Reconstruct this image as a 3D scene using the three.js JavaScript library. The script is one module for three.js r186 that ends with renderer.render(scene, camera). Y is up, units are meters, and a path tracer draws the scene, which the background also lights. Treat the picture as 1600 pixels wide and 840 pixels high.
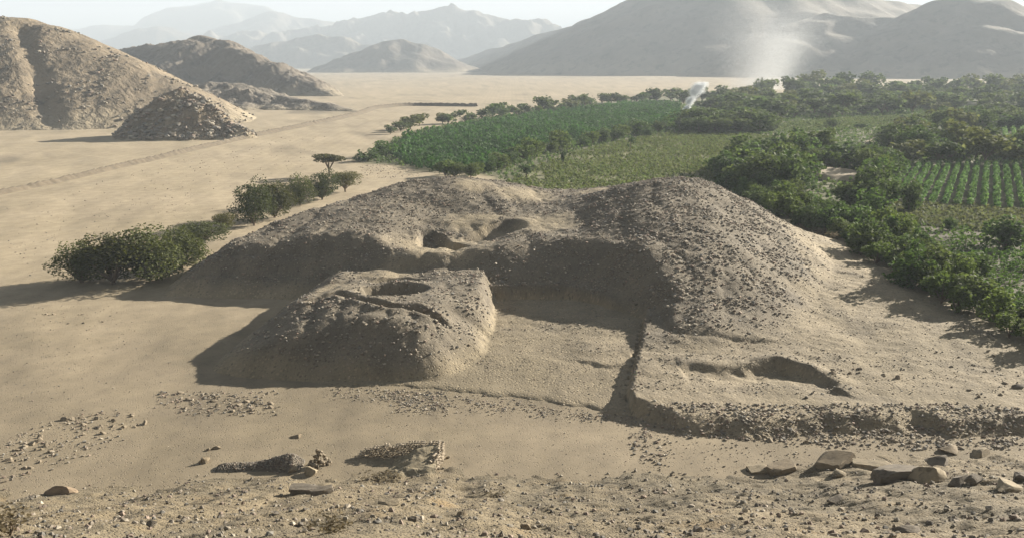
import * as THREE from 'three';
import { mergeGeometries, toCreasedNormals } from 'three/addons/utils/BufferGeometryUtils.js';

// ---------------------------------------------------------------- camera, sky, sun, exposure
const EYE = 26, FOCAL = 1450, HORIZON = 95;                       // metres above the plain; pixels of a 1600 x 840 picture
const PITCH = Math.atan((420 - HORIZON) / FOCAL);
const scene = new THREE.Scene();
const camera = new THREE.PerspectiveCamera(2 * Math.atan(420 / FOCAL) * 180 / Math.PI, 1600 / 840, 0.5, 45000);
camera.position.set(0, EYE, 0);
camera.rotation.set(-PITCH, 0, 0);

const renderer = new THREE.WebGLRenderer({ antialias: true });
renderer.toneMapping = THREE.LinearToneMapping;
renderer.toneMappingExposure = 3.8;
renderer.shadowMap.enabled = true;

const SUN_UP = 19.5 * Math.PI / 180, SUN_BACK = 36 * Math.PI / 180;  // height of the sun; how far it stands behind the mound, from due right
const SUN = new THREE.Vector3(Math.cos(SUN_UP) * Math.cos(SUN_BACK), Math.sin(SUN_UP), -Math.cos(SUN_UP) * Math.sin(SUN_BACK));
const sun = new THREE.DirectionalLight(new THREE.Color().setRGB(1, 0.915, 0.785), 5);
sun.position.copy(SUN).multiplyScalar(400).add(new THREE.Vector3(0, 0, -110));
sun.target.position.set(0, 0, -110);
sun.castShadow = true;
sun.shadow.mapSize.set(4096, 4096);
Object.assign(sun.shadow.camera, { left: -220, right: 220, top: 220, bottom: -220, near: 1, far: 1200 });
scene.add(sun, sun.target);

{ // a hazy evening sky: pale at the horizon, bluer overhead, whiter towards the sun
  const W = 512, H = 256, data = new Float32Array(W * H * 4);
  for (let j = 0; j < H; j++) for (let i = 0; i < W; i++) {
    const up = ((j + 0.5) / H - 0.5) * Math.PI, a = ((i + 0.5) / W - 0.5) * 2 * Math.PI;
    const d = [Math.cos(a) * Math.cos(up), Math.sin(up), Math.sin(a) * Math.cos(up)];
    const c = d[0] * SUN.x + d[1] * SUN.y + d[2] * SUN.z, y = Math.max(0, d[1]);
    const low = Math.exp(-y * 8), side = 0.5 + 0.5 * c, glow = Math.pow(side, 5);
    const zen = [0.011, 0.017, 0.029], hor = [0.50, 0.515, 0.56];
    for (let k = 0; k < 3; k++) data[(j * W + i) * 4 + k] = (zen[k] * (1 - low) + hor[k] * low) * (0.28 + 0.88 * side) + [0.42, 0.37, 0.29][k] * glow * (0.12 + 0.88 * low);
    data[(j * W + i) * 4 + 3] = 1;
  }
  const sky = new THREE.DataTexture(data, W, H, THREE.RGBAFormat, THREE.FloatType);
  sky.mapping = THREE.EquirectangularReflectionMapping;
  sky.magFilter = sky.minFilter = THREE.LinearFilter;
  sky.needsUpdate = true;
  scene.background = sky; scene.environment = sky;
}
scene.fog = new THREE.FogExp2(new THREE.Color().setRGB(0.77, 0.88, 1), 0.00029);

// ---------------------------------------------------------------- numbers
function random(seed) { let s = seed >>> 0; return () => { s = (s + 0x6d2b79f5) | 0; let t = Math.imul(s ^ (s >>> 15), 1 | s); t = (t + Math.imul(t ^ (t >>> 7), 61 | t)) ^ t; return ((t ^ (t >>> 14)) >>> 0) / 4294967296; }; }
const clamp = (x, a = 0, b = 1) => Math.min(b, Math.max(a, x)), mix = (a, b, t) => a + (b - a) * t;
const step = (a, b, x) => { const t = clamp((x - a) / (b - a)); return t * t * (3 - 2 * t); };
const hash = (x, y) => { let n = Math.imul(x | 0, 374761393) + Math.imul(y | 0, 668265263); n = Math.imul(n ^ (n >>> 13), 1274126177); return ((n ^ (n >>> 16)) >>> 0) / 4294967296; };
function noise(x, y) {                                             // gradient noise, about -0.7 .. 0.7
  const ix = Math.floor(x), iy = Math.floor(y), fx = x - ix, fy = y - iy, u = fx * fx * fx * (fx * (fx * 6 - 15) + 10), v = fy * fy * fy * (fy * (fy * 6 - 15) + 10);
  const g = (a, b, dx, dy) => { const t = hash(a, b) * 6.2831853; return Math.cos(t) * dx + Math.sin(t) * dy; };
  return mix(mix(g(ix, iy, fx, fy), g(ix + 1, iy, fx - 1, fy), u), mix(g(ix, iy + 1, fx, fy - 1), g(ix + 1, iy + 1, fx - 1, fy - 1), u), v);
}
const fbm = (x, y, n = 4) => { let s = 0, a = 1; for (let i = 0; i < n; i++, a *= 0.5, x = x * 2.03 + 17.1, y = y * 2.03 - 9.7) s += a * noise(x, y); return s; };
const smin = (a, b, k) => { const h = clamp(0.5 + 0.5 * (b - a) / k); return mix(b, a, h) - k * h * (1 - h); };
const smax = (a, b, k) => { const kk = Math.min(k, Math.max(0.001, Math.min(a, b))); return -smin(-a, -b, kk); };
// X to the right, D away from the camera (z = -D)
const CP = Math.cos(PITCH), SP = Math.sin(PITCH);
function ray(px, py) { const u = (px - 800) / FOCAL, v = (420 - py) / FOCAL; return [u, v * CP - SP, v * SP + CP]; }   // x, up, D
function G(px, py, h = 0) { const r = ray(px, py), t = (h - EYE) / r[1]; return [r[0] * t, r[2] * t]; }            // where that pixel meets height h
function AT(px, py, D) { const r = ray(px, py), t = D / r[2]; return [r[0] * t, D, EYE + r[1] * t]; }               // X, D, height at distance D
const perMetre = (D) => FOCAL / (D * CP + 8);
function inside(p, poly) {                                          // signed distance to a polygon's edge, positive inside
  let d = 1e9, c = false;
  for (let i = 0, j = poly.length - 1; i < poly.length; j = i++) {
    const [ax, ay] = poly[i], [bx, by] = poly[j], ex = bx - ax, ey = by - ay, wx = p[0] - ax, wy = p[1] - ay, t = clamp((wx * ex + wy * ey) / (ex * ex + ey * ey));
    d = Math.min(d, Math.hypot(wx - ex * t, wy - ey * t));
    if ((ay > p[1]) !== (by > p[1]) && p[0] < ex * (p[1] - ay) / ey + ax) c = !c;
  }
  return c ? d : -d;
}
function insideSoft(p, poly, k) {                                   // the same for a convex outline, with rounded corners
  let d = 1e9; for (let i = 0, j = poly.length - 1; i < poly.length; j = i++) { const [ax, ay] = poly[j], [bx, by] = poly[i], ex = bx - ax, ey = by - ay; d = smin(d, (ex * (p[1] - ay) - ey * (p[0] - ax)) / Math.hypot(ex, ey), k); } return d;
}
function along(p, line) {                                           // nearest place on a polyline: distance, value there, how far along, side
  let best = [1e9, 0, 0, 0], run = 0;
  for (let i = 0; i + 1 < line.length; i++) {
    const a = line[i], b = line[i + 1], ex = b[0] - a[0], ey = b[1] - a[1], L = Math.hypot(ex, ey), wx = p[0] - a[0], wy = p[1] - a[1], t = clamp((wx * ex + wy * ey) / (L * L));
    const d = Math.hypot(wx - ex * t, wy - ey * t);
    if (d < best[0]) best = [d, mix(a[2] || 0, b[2] || 0, t), run + L * t, ex * wy - ey * wx];
    run += L;
  }
  return best;
}
const pxPoly = (list, h = 0) => list.map(([x, y, hh]) => G(x, y, hh ?? h));

// ---------------------------------------------------------------- naming
const taken = new Map();
function numbered(name) { const n = taken.get(name) || 0; taken.set(name, n + 1); return n ? name + '_' + String(n).padStart(3, '0') : name; }
function tag(o, label, category, group, kind) { if (label) o.userData.label = label; if (category) o.userData.category = category; if (group) o.userData.group = group; if (kind) o.userData.kind = kind; return o; }
function put(name, geometry, material, parent = scene) {
  const m = new THREE.Mesh(geometry, material);
  m.name = parent === scene ? numbered(name) : name; m.castShadow = m.receiveShadow = true; parent.add(m); return m;
}
function thing(name, x, y, z, label, category, group) { const o = new THREE.Group(); o.name = numbered(name); o.position.set(x, y, z); scene.add(o); return tag(o, label, category, group); }

// ---------------------------------------------------------------- materials
function tile(N, f) { const d = new Uint8Array(N * N * 4); for (let j = 0; j < N; j++) for (let i = 0; i < N; i++) { const c = f(i / N, j / N, i, j), o = (j * N + i) * 4; for (let k = 0; k < 3; k++) d[o + k] = clamp((c.length ? c[k] : c)) * 255; d[o + 3] = 255; }
  const t = new THREE.DataTexture(d, N, N); t.wrapS = t.wrapT = THREE.RepeatWrapping; t.magFilter = THREE.LinearFilter; t.minFilter = THREE.LinearMipmapLinearFilter; t.generateMipmaps = true; t.needsUpdate = true; return t; }
function pnoise(x, y, n) {                                          // noise that repeats after n cells
  const ix = Math.floor(x), iy = Math.floor(y), fx = x - ix, fy = y - iy, u = fx * fx * (3 - 2 * fx), v = fy * fy * (3 - 2 * fy), w = (a) => ((a % n) + n) % n;
  const h = (a, b) => hash(w(a) + n * 31, w(b) + 7);
  return mix(mix(h(ix, iy), h(ix + 1, iy), u), mix(h(ix, iy + 1), h(ix + 1, iy + 1), u), v);
}
const pf = (u, v, n, o) => { let s = 0, a = 0.5, t = 0; for (let i = 0; i < o; i++, n *= 2, a *= 0.6) { s += a * pnoise(u * n, v * n, n); t += a; } return s / t; };
// pebbles: each cell may hold one round-ish bump; returns the height 0..1 of the highest and its tone
function pebbles(u, v, n, fill, seed) {
  let best = 0, tone = 0.5; const x = u * n, y = v * n, ix = Math.floor(x), iy = Math.floor(y), w = (a) => ((a % n) + n) % n;
  for (let a = -1; a < 2; a++) for (let b = -1; b < 2; b++) {
    const cx = w(ix + a) + seed * 977, cy = w(iy + b) + seed * 131; if (hash(cx, cy) > fill) continue;
    const r = 0.2 + 0.32 * hash(cx + 5, cy + 9), dx = (x - ix - a - hash(cx + 1, cy)) / r, dy = (y - iy - b - hash(cx, cy + 1)) / r, q = 1 - dx * dx * (0.7 + hash(cx, cy + 3)) - dy * dy * (0.7 + hash(cx + 3, cy));
    if (q > 0 && Math.sqrt(q) * r > best) { best = Math.sqrt(q) * r; tone = hash(cx + 11, cy + 4); }
  }
  return [best, tone];
}
const N1 = 1024;
const sandTone = tile(N1, (u, v) => { const f = pf(u, v, 6, 7), [p, t] = pebbles(u, v, 70, 0.2, 1), [q, s] = pebbles(u, v, 190, 0.3, 2); let c = 0.72 + 0.36 * (f - 0.5); if (q > 0) c *= 0.78 + 0.4 * s; if (p > 0) c *= 0.66 + 0.5 * t; return [c * 1.02, c, c * 0.97]; });
const sandBump = tile(N1, (u, v) => 0.25 * pf(u, v, 8, 7) + 1.1 * pebbles(u, v, 70, 0.2, 1)[0] + 0.4 * pebbles(u, v, 190, 0.3, 2)[0]);
const rubbleTone = tile(N1, (u, v) => { const f = pf(u, v, 6, 7), [p, t] = pebbles(u, v, 46, 0.6, 3), [q, s] = pebbles(u, v, 110, 0.55, 4); let c = 0.66 + 0.42 * (f - 0.5); if (q > 0) c *= 0.75 + 0.5 * s; if (p > 0) c = 0.42 + 0.5 * t; return [c, c * 0.99, c * 0.96]; });
const rubbleBump = tile(N1, (u, v) => 0.25 * pf(u, v, 8, 7) + 1.3 * pebbles(u, v, 46, 0.6, 3)[0] + 0.5 * pebbles(u, v, 110, 0.55, 4)[0]);
const rockTone = tile(512, (u, v) => { const f = pf(u, v, 4, 8), g = pf(u, v + 0.37, 9, 5); const c = 0.72 + 0.5 * (f - 0.5) - 0.25 * step(0.55, 0.7, g); return [c * 1.02, c, c * 0.96]; });
const rockBump = tile(512, (u, v) => pf(u, v, 5, 8) * 0.7 + 0.3 * Math.abs(pf(u, v, 11, 4) - 0.5) * 2);
function earth(map, bump, size, depth, rough = 0.95) {              // uv in metres, a tile every «size» metres
  const a = map.clone(), b = bump.clone(); a.repeat.set(1 / size, 1 / size); b.repeat.set(1 / size, 1 / size);
  return new THREE.MeshStandardMaterial({ vertexColors: true, map: a, bumpMap: b, bumpScale: depth, roughness: rough, metalness: 0 });
}
const M = {
  sand: earth(sandTone, sandBump, 9, 0.05), rubble: earth(rubbleTone, rubbleBump, 11, 0.05), slope: earth(rubbleTone, rubbleBump, 6, 0.11),
  hill: earth(rockTone, rockBump, 90, 2.2), near: earth(rockTone, rockBump, 38, 1.3), crag: earth(rockTone, rockBump, 24, 1.5),
  stone: new THREE.MeshStandardMaterial({ vertexColors: true, roughness: 0.9 }),
  boulder: earth(rockTone, rockBump, 1.4, 0.035),
  bark: new THREE.MeshStandardMaterial({ color: new THREE.Color().setRGB(0.12, 0.09, 0.06), roughness: 1 }),
  leaf: new THREE.MeshPhysicalMaterial({ vertexColors: true, roughness: 0.85, transmission: 0.5, thickness: 0, side: THREE.DoubleSide, specularIntensity: 0.3 }),
  smoke: new THREE.MeshPhysicalMaterial({ color: new THREE.Color().setRGB(0.97, 0.98, 0.99), roughness: 1, transmission: 0.6, thickness: 0, side: THREE.DoubleSide, specularIntensity: 0 }),
};

// ---------------------------------------------------------------- heights: the plain, the slope under the camera, the mound
const plain = (X, D) => (0.16 * noise((X - 0.3 * D) / 9, (D + 0.2 * X) / 21) + 0.07 * noise((X + 0.2 * D) / 3.4, D / 8)) * step(66, 90, D) * (1 - step(300, 420, D)) + 0.10 * fbm(X / 14, D / 14, 3) * step(40, 70, D) + 1.1 * noise(X / 160 + 3, D / 160) * step(170, 420, D);
const slopeFoot = (X) => 55 + 1.6 * noise(X / 9, 4.2) + 1.3 * noise(X / 3.5, 9.1) + 0.5 * noise(X / 1.1, 2.2) + 2.6 * step(13, 24, X) - 1.5 * step(-16, -26, X) ;
function slopeH(X, D) {
  const f = slopeFoot(X), t = clamp(1 - D / f, -0.2, 1.6);
  const base = t > 0 ? 24.2 * Math.pow(Math.min(t, 1), 1.14) : 12 * t;
  return base + 0.34 * fbm(X / 3.0, D / 2.4, 6) + 0.1 * Math.abs(noise(X / 0.9, D / 0.7)) * step(-0.02, 0.08, t) + 0.5 * noise(X / 8, D / 8) * step(0, 0.2, t);
}
const flatGround = (X, D) => Math.max(plain(X, D), D < 62 ? slopeH(X, D) : -99);

// the mound
const wing = [...pxPoly([[325, 574], [345, 586], [430, 595], [520, 600], [600, 602], [690, 603], [750, 580], [820, 530]]), [3, 94], [3, 106], [-23, 106], ...pxPoly([[452, 474], [362, 540]])];
const body = [[-39.5, 101.5], [-35, 101.0], [-27, 100.6], [-22, 99.5], [-12, 96.4], [-2, 96.6], [1, 97.2], [5.5, 96.8], [8.2, 94.6], [10.4, 91.2], [12.2, 87.5], [12.3, 83], [14, 80.5], [60, 77], [62, 150], [34, 160], [10, 156], [-10, 152], [-24, 146], [-33, 133], [-38, 121], [-41, 111]];
const tops = [
  [385, 356, 5.2], [450, 366, 5.5], [520, 379, 5.6], [470, 336, 6.3], [500, 348, 6.2], [540, 311, 7.2], [480, 313, 7], [420, 334, 5.8], [560, 300, 7.6], [600, 292, 8.4],
  [575, 388, 5.5], [620, 396, 5.0], [700, 399, 4.9], [760, 388, 5.3], [800, 379, 5.6], [850, 379, 5.7], [890, 386, 5.7],
  [630, 380, 4.9], [690, 384, 4.7], [740, 374, 4.9], [600, 345, 6.5], [560, 335, 7], [640, 322, 7.1], [690, 325, 6.7], [640, 350, 5.9], [720, 345, 5.9], [580, 365, 6.1],
  [800, 345, 6.1], [860, 332, 6.6], [900, 350, 6.2], [840, 362, 5.9], [780, 330, 6.6], [820, 318, 7.0], [880, 312, 7.1],
  [650, 278, 9.3], [690, 276, 9.4], [740, 280, 9.1], [780, 291, 8.4], [830, 302, 7.6], [880, 305, 7.3], [930, 300, 8], [750, 300, 8.1], [700, 300, 8.2], [800, 310, 7.5],
  [950, 296, 8.9], [985, 285, 9.6], [1040, 279, 9.9], [1075, 277, 9.9], [1110, 283, 9.7], [1150, 305, 8.4], [1200, 335, 6.4], [1245, 362, 4.5], [935, 330, 7.3], [960, 365, 6.6], [985, 398, 5.8], [996, 440, 4.3], [1005, 482, 2.5],
  [1000, 330, 8.4], [1050, 330, 8.4], [1100, 332, 8.2], [1150, 345, 7.1], [1020, 380, 6.6], [1060, 380, 6.5], [1110, 390, 6.0], [1160, 400, 5.3], [1205, 400, 4.3], [1030, 430, 4.6], [1070, 432, 4.5], [1110, 440, 4.1], [1160, 450, 3.5], [1205, 450, 2.9], [1240, 420, 3.3],
  [1060, 482, 2.8], [1120, 490, 2.4], [1180, 495, 1.9], [1230, 480, 1.8], [1060, 525, 1.7], [1120, 530, 1.5], [1200, 515, 1.4], [1300, 400, 1.6], [1300, 470, 0.9], [1350, 450, 0.6], [1400, 500, 0.3], [1290, 370, 2.0], [1260, 520, 1.1], [1180, 560, 1.2], [1300, 550, 0.8], [1040, 560, 1.5],
].map(([x, y, h]) => [...G(x, y, h), h]).concat([[45, 100, 0.1], [45, 120, 0.2], [46, 137, 0.1], [44, 85, 0.1], [30, 141, 4.5], [22, 149, 2.6], [38, 135, 2.0], [10, 149, 4], [15, 140, 7.2], [25, 139, 6.2], [54, 100, -0.5], [54, 130, -0.5]]);
const wingTops = [[440, 487, 3.0], [410, 507, 2.1], [380, 530, 1.2], [350, 552, 0.7], [330, 566, 0.4], [480, 486, 3.5], [523, 441, 3.1], [758, 470, 3.5], [762, 500, 2.6], [500, 484, 3.8], [560, 494, 4.1], [620, 514, 3.9], [520, 435, 3.3], [600, 428, 3.3], [680, 428, 3.4], [765, 442, 3.9], [700, 470, 3.8], [740, 500, 3.6], [560, 450, 3.7], [490, 455, 3.3], [650, 492, 3.9]].map(([x, y, h]) => [...G(x, y, h), h]);
function spline(list) {                                             // a smooth surface through points [X, D, height]
  const n = list.length, N = n + 3, A = [], U = (r2) => (r2 > 0 ? 0.5 * r2 * Math.log(r2) : 0);
  for (let i = 0; i < n; i++) { const r = new Float64Array(N + 1); for (let j = 0; j < n; j++) r[j] = U((list[i][0] - list[j][0]) ** 2 + (list[i][1] - list[j][1]) ** 2); r[i] += 1.5; r[n] = 1; r[n + 1] = list[i][0]; r[n + 2] = list[i][1]; r[N] = list[i][2]; A.push(r); }
  for (let k = 0; k < 3; k++) { const r = new Float64Array(N + 1); for (let j = 0; j < n; j++) r[j] = k ? list[j][k - 1] : 1; A.push(r); }
  for (let c = 0; c < N; c++) { let p = c; for (let r = c + 1; r < N; r++) if (Math.abs(A[r][c]) > Math.abs(A[p][c])) p = r; const t = A[c]; A[c] = A[p]; A[p] = t; for (let r = 0; r < N; r++) if (r !== c) { const f = A[r][c] / A[c][c]; if (f) for (let q = c; q <= N; q++) A[r][q] -= f * A[c][q]; } }
  const w = A.map((r, i) => r[N] / r[i]);
  return (X, D) => { let s = w[n] + w[n + 1] * X + w[n + 2] * D; for (let j = 0; j < n; j++) s += w[j] * U((X - list[j][0]) ** 2 + (D - list[j][1]) ** 2); return s; };
}
const topsAt = spline(tops), wingAt = spline(wingTops);
const scarp = pxPoly([[646, 374], [653, 358], [678, 356], [696, 361], [707, 366], [722, 361], [755, 354], [802, 348]], 5.5);
const scarpL = scarp.reduce((t, p, i) => t + (i ? Math.hypot(p[0] - scarp[i - 1][0], p[1] - scarp[i - 1][1]) : 0), 0);
const pitRound = G(612, 458, 3.4), pitBack = G(620, 436, 3.3), hollow = G(662, 289, 8.6);
const trench = [[488, 470, 3.6], [530, 462, 3.7], [560, 474, 3.8], [600, 482, 3.9], [650, 482, 3.9], [700, 495, 3.7], [745, 510, 3.4]].map(([x, y, h]) => G(x, y, h));
const ribX = (D) => mix(9.0, 13.6, clamp((D - 69) / 22));
const frontLine = [[180, 590], [300, 594], [500, 602], [700, 611], [850, 625], [1000, 652], [1060, 672], [1150, 679], [1300, 676], [1440, 668], [1500, 686], [1600, 680], [1900, 680]].map(([x, y]) => G(x, y));
const frontD = (X) => { for (let i = 0; i + 1 < frontLine.length; i++) if (X < frontLine[i + 1][0]) return mix(frontLine[i][1], frontLine[i + 1][1], clamp((X - frontLine[i][0]) / (frontLine[i + 1][0] - frontLine[i][0]))); return frontLine.at(-1)[1]; };
const cut = [[1075, 574, 0.5], [1120, 577, 0.6], [1165, 577, 0.8], [1215, 570, 1.3], [1250, 578, 1.2], [1295, 597, 0.5]].map(([x, y, d]) => [...G(x, y, 1.1), d]);
function mound(X, D) {                                              // height above the plain
  if (D < 54 || D > 160 || X < -56 || X > 60) return 0;
  const wob = 0.9 * fbm(X / 9, D / 9, 3), p = [X, D];
  // left mass and upper platform
  let hA = 0; const sA = inside(p, body) + wob * 0.7;
  if (sA > 0) {
    let top = clamp(topsAt(X, D), 0, 10.5);
    const sc = along(p, scarp); if (sc[3] < 0) top -= 1.25 * step(0, 1.1, sc[0] + 0.25 * noise(X * 0.35, 3)) * (1 - step(2, 6, sc[0])) * step(0, 3, sc[2]) * (1 - step(scarpL - 2.5, scarpL, sc[2]));
    top -= 0.45 * Math.exp(-(((X - hollow[0]) / 3.2) ** 2 + ((D - hollow[1]) / 3.5) ** 2));
    const steep = step(-6, -2, X) * (1 - step(9, 13, X)) * (1 - step(103, 108, D)), side = X > 6 ? sA * 0.95 : smin(sA * 0.72, 2.1 + (sA - 2) * 0.62, 0.5);
    const back = mix(side, sA < 1.0 ? sA * 2.3 : sA < 1.9 ? 2.3 + (sA - 1) * 0.12 : 2.41 + (sA - 1.9) * 0.62, steep);
    hA = Math.max(0, smin(back, top, Math.min(0.7, Math.max(0.05, top))));
    if (X < -22 && X > -36 && D < 112) hA -= 0.42 * step(1.9, 2.05, hA) * (1 - step(2.1, 3.6, hA)) + 0.25 * step(3.9, 4.0, hA) * (1 - step(4.1, 5, hA));   // a ledge along the left face
  }
  // lower platform in front
  let hW = 0; const sW = insideSoft(p, wing, 1.2) + wob * 0.35;
  if (sW > 0) {
    let top = clamp(wingAt(X, D), 0.3, 5);
    const r = Math.hypot((X - pitRound[0]) / 3.6, (D - pitRound[1]) / 3.4); top -= 1.7 * (1 - step(0.66, 1.05, r + 0.12 * noise(X, D)));
    const r2 = Math.hypot((X - pitBack[0]) / 3.6, (D - pitBack[1]) / 1.6); top -= 0.55 * (1 - step(0.6, 1.1, r2));
    const tr = along(p, trench)[0]; top -= 0.6 * (1 - step(0.25, 0.75, tr + 0.15 * noise(X * 0.8, D * 0.8)));
    top += 0.25 * Math.exp(-((tr - 1.1) ** 2) / 0.25);
    hW = smin(smin(sW * 0.72, Math.max(0, (-1.5 - X + 0.35 * noise(D / 1.6, 2) + 0.2 * noise(D * 1.4, 5)) * mix(0.8, 2.3, step(83, 88, D))), 0.3), top, 0.6); hW = Math.max(0, hW);
  }
  // forecourt left of the low wall
  let h = smax(hA, hW, 0.4);
  const fd = frontD(X) + 1.0 * noise(X / 5, 1.3) + 0.7 * noise(X / 1.7, 6.3) + 0.4 * noise(X / 0.7, D / 0.7), back = D - fd;
  const wall = ribX(D) + 0.1 * noise(D / 1.7, 3);
  let court = (X < wall ? mix(0.12, 0.62, clamp(back / 9)) + 0.2 * step(9.0, 9.6, back + 0.4 * noise(X / 2, 2)) * step(4, 7, X) + 0.2 * clamp((back - 10) / 9) : 0);
  court *= step(-24, -6, X);
  if (X >= wall) { const rib = (1.15 + 0.05 * Math.max(0, D - 71)) * (1 - 0.25 * step(76.5, 78, D) * (1 - step(78, 82, D))); const w = X - wall; court = Math.max(0.2 + 0.68 * step(0.5, 8, w) * (0.8 + 0.6 * noise(X / 7, 4)) + 0.012 * (D - 62), rib - 0.05 * w) * step(-0.05, 0.3, w); }
  if (X >= wall) court *= 1 - step(40, 56, X + 0.02 * (D - 80)); court *= 1 - step(120, 140, D);
  const edge = mix(0.8, 1.7, step(8, 11, X));
  h = Math.max(h, court * step(-0.4 * edge, 1.0 * edge, back));
  if (X > 14 && X < 42 && D < 92) {                                 // hollow with a steep far bank
    const c = along(p, cut); h -= (c[3] > 0 ? 1 - step(0.1, 1.0, c[0]) : 1 - step(0.3, 4.2, c[0])) * (0.8 + 0.5 * noise(X / 1.1, D / 1.1)) * c[1] * 0.55 * step(0.3, 0.9, h); if (c[3] > 0) h += 0.35 * c[1] * Math.exp(-((c[0] - 1.3) ** 2) / 1.2);
  }
  const rough = step(0.15, 1.2, h);
  return Math.max(0, h + rough * (0.10 * fbm(X / 1.3, D / 1.3, 4) + 0.24 * noise(X / 5, D / 5) - 0.22 * step(1.4, 3, h) * Math.pow(Math.max(0, 1 - 3.2 * Math.abs(noise(X / 4.5 + 0.2 * noise(X, D), D / 16 + 7))), 2)));
}
const land = (X, D) => Math.max(flatGround(X, D), D > 56 && D < 160 && X > -56 && X < 60 ? plain(X, D) + mound(X, D) : -99);
function hit(px, py) {                                              // where the sight line through a pixel meets the land
  const r = ray(px, py); let t = 20;
  for (let i = 0; i < 4000; i++) { const X = r[0] * t, D = r[2] * t, y = EYE + r[1] * t; if (y < land(X, D)) { let lo = t - Math.max(0.25, t * 0.004), hi = t; for (let k = 0; k < 8; k++) { const m = (lo + hi) / 2; if (EYE + r[1] * m < land(r[0] * m, r[2] * m)) hi = m; else lo = m; } return [r[0] * hi, r[2] * hi, land(r[0] * hi, r[2] * hi)]; } t += Math.max(0.25, t * 0.004); if (t > 8000) break; }
  return [...G(px, py), 0];
}

// where things grow
const green = [...pxPoly([[556, 252], [598, 224], [640, 206], [760, 184], [930, 160], [1040, 152], [1120, 148], [1250, 143], [1420, 140], [1700, 138]]), [800, 760], [800, 60], [46, 60], [46.5, 84], ...pxPoly([[1478, 492], [1405, 450], [1345, 416], [1295, 374], [1230, 345]]), ...pxPoly([[1000, 300], [850, 298], [790, 284], [740, 270], [650, 268], [640, 262]])];
const F = {
  orchard: pxPoly([[602, 240], [640, 218], [760, 193], [900, 173], [1010, 163], [1062, 167], [1062, 190], [1000, 206], [920, 216], [860, 232], [800, 252], [755, 270], [690, 268], [640, 262]]),
  meadow: pxPoly([[790, 287], [830, 264], [900, 238], [1000, 214], [1080, 206], [1200, 213], [1290, 224], [1190, 240], [1135, 262], [1120, 300], [980, 330], [850, 310]]),
  far: pxPoly([[1225, 193], [1330, 184], [1440, 178], [1450, 186], [1380, 200], [1260, 206], [1190, 206]]),
  vines: pxPoly([[1372, 292], [1400, 266], [1460, 258], [1700, 256], [1700, 322], [1560, 326], [1450, 318], [1385, 318]]),
  rows: pxPoly([[1500, 210], [1600, 204], [1700, 204], [1700, 236], [1560, 238], [1500, 230]]),
  grass: pxPoly([[1385, 320], [1450, 318], [1600, 328], [1700, 330], [1660, 372], [1520, 362], [1420, 350], [1385, 336]]),
  lumps: pxPoly([[1440, 392], [1500, 372], [1560, 384], [1700, 396], [1760, 520], [1620, 530], [1540, 500], [1490, 450]]),
  patch: pxPoly([[1235, 318], [1262, 306], [1302, 322], [1292, 340], [1255, 340]]),
};

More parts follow.
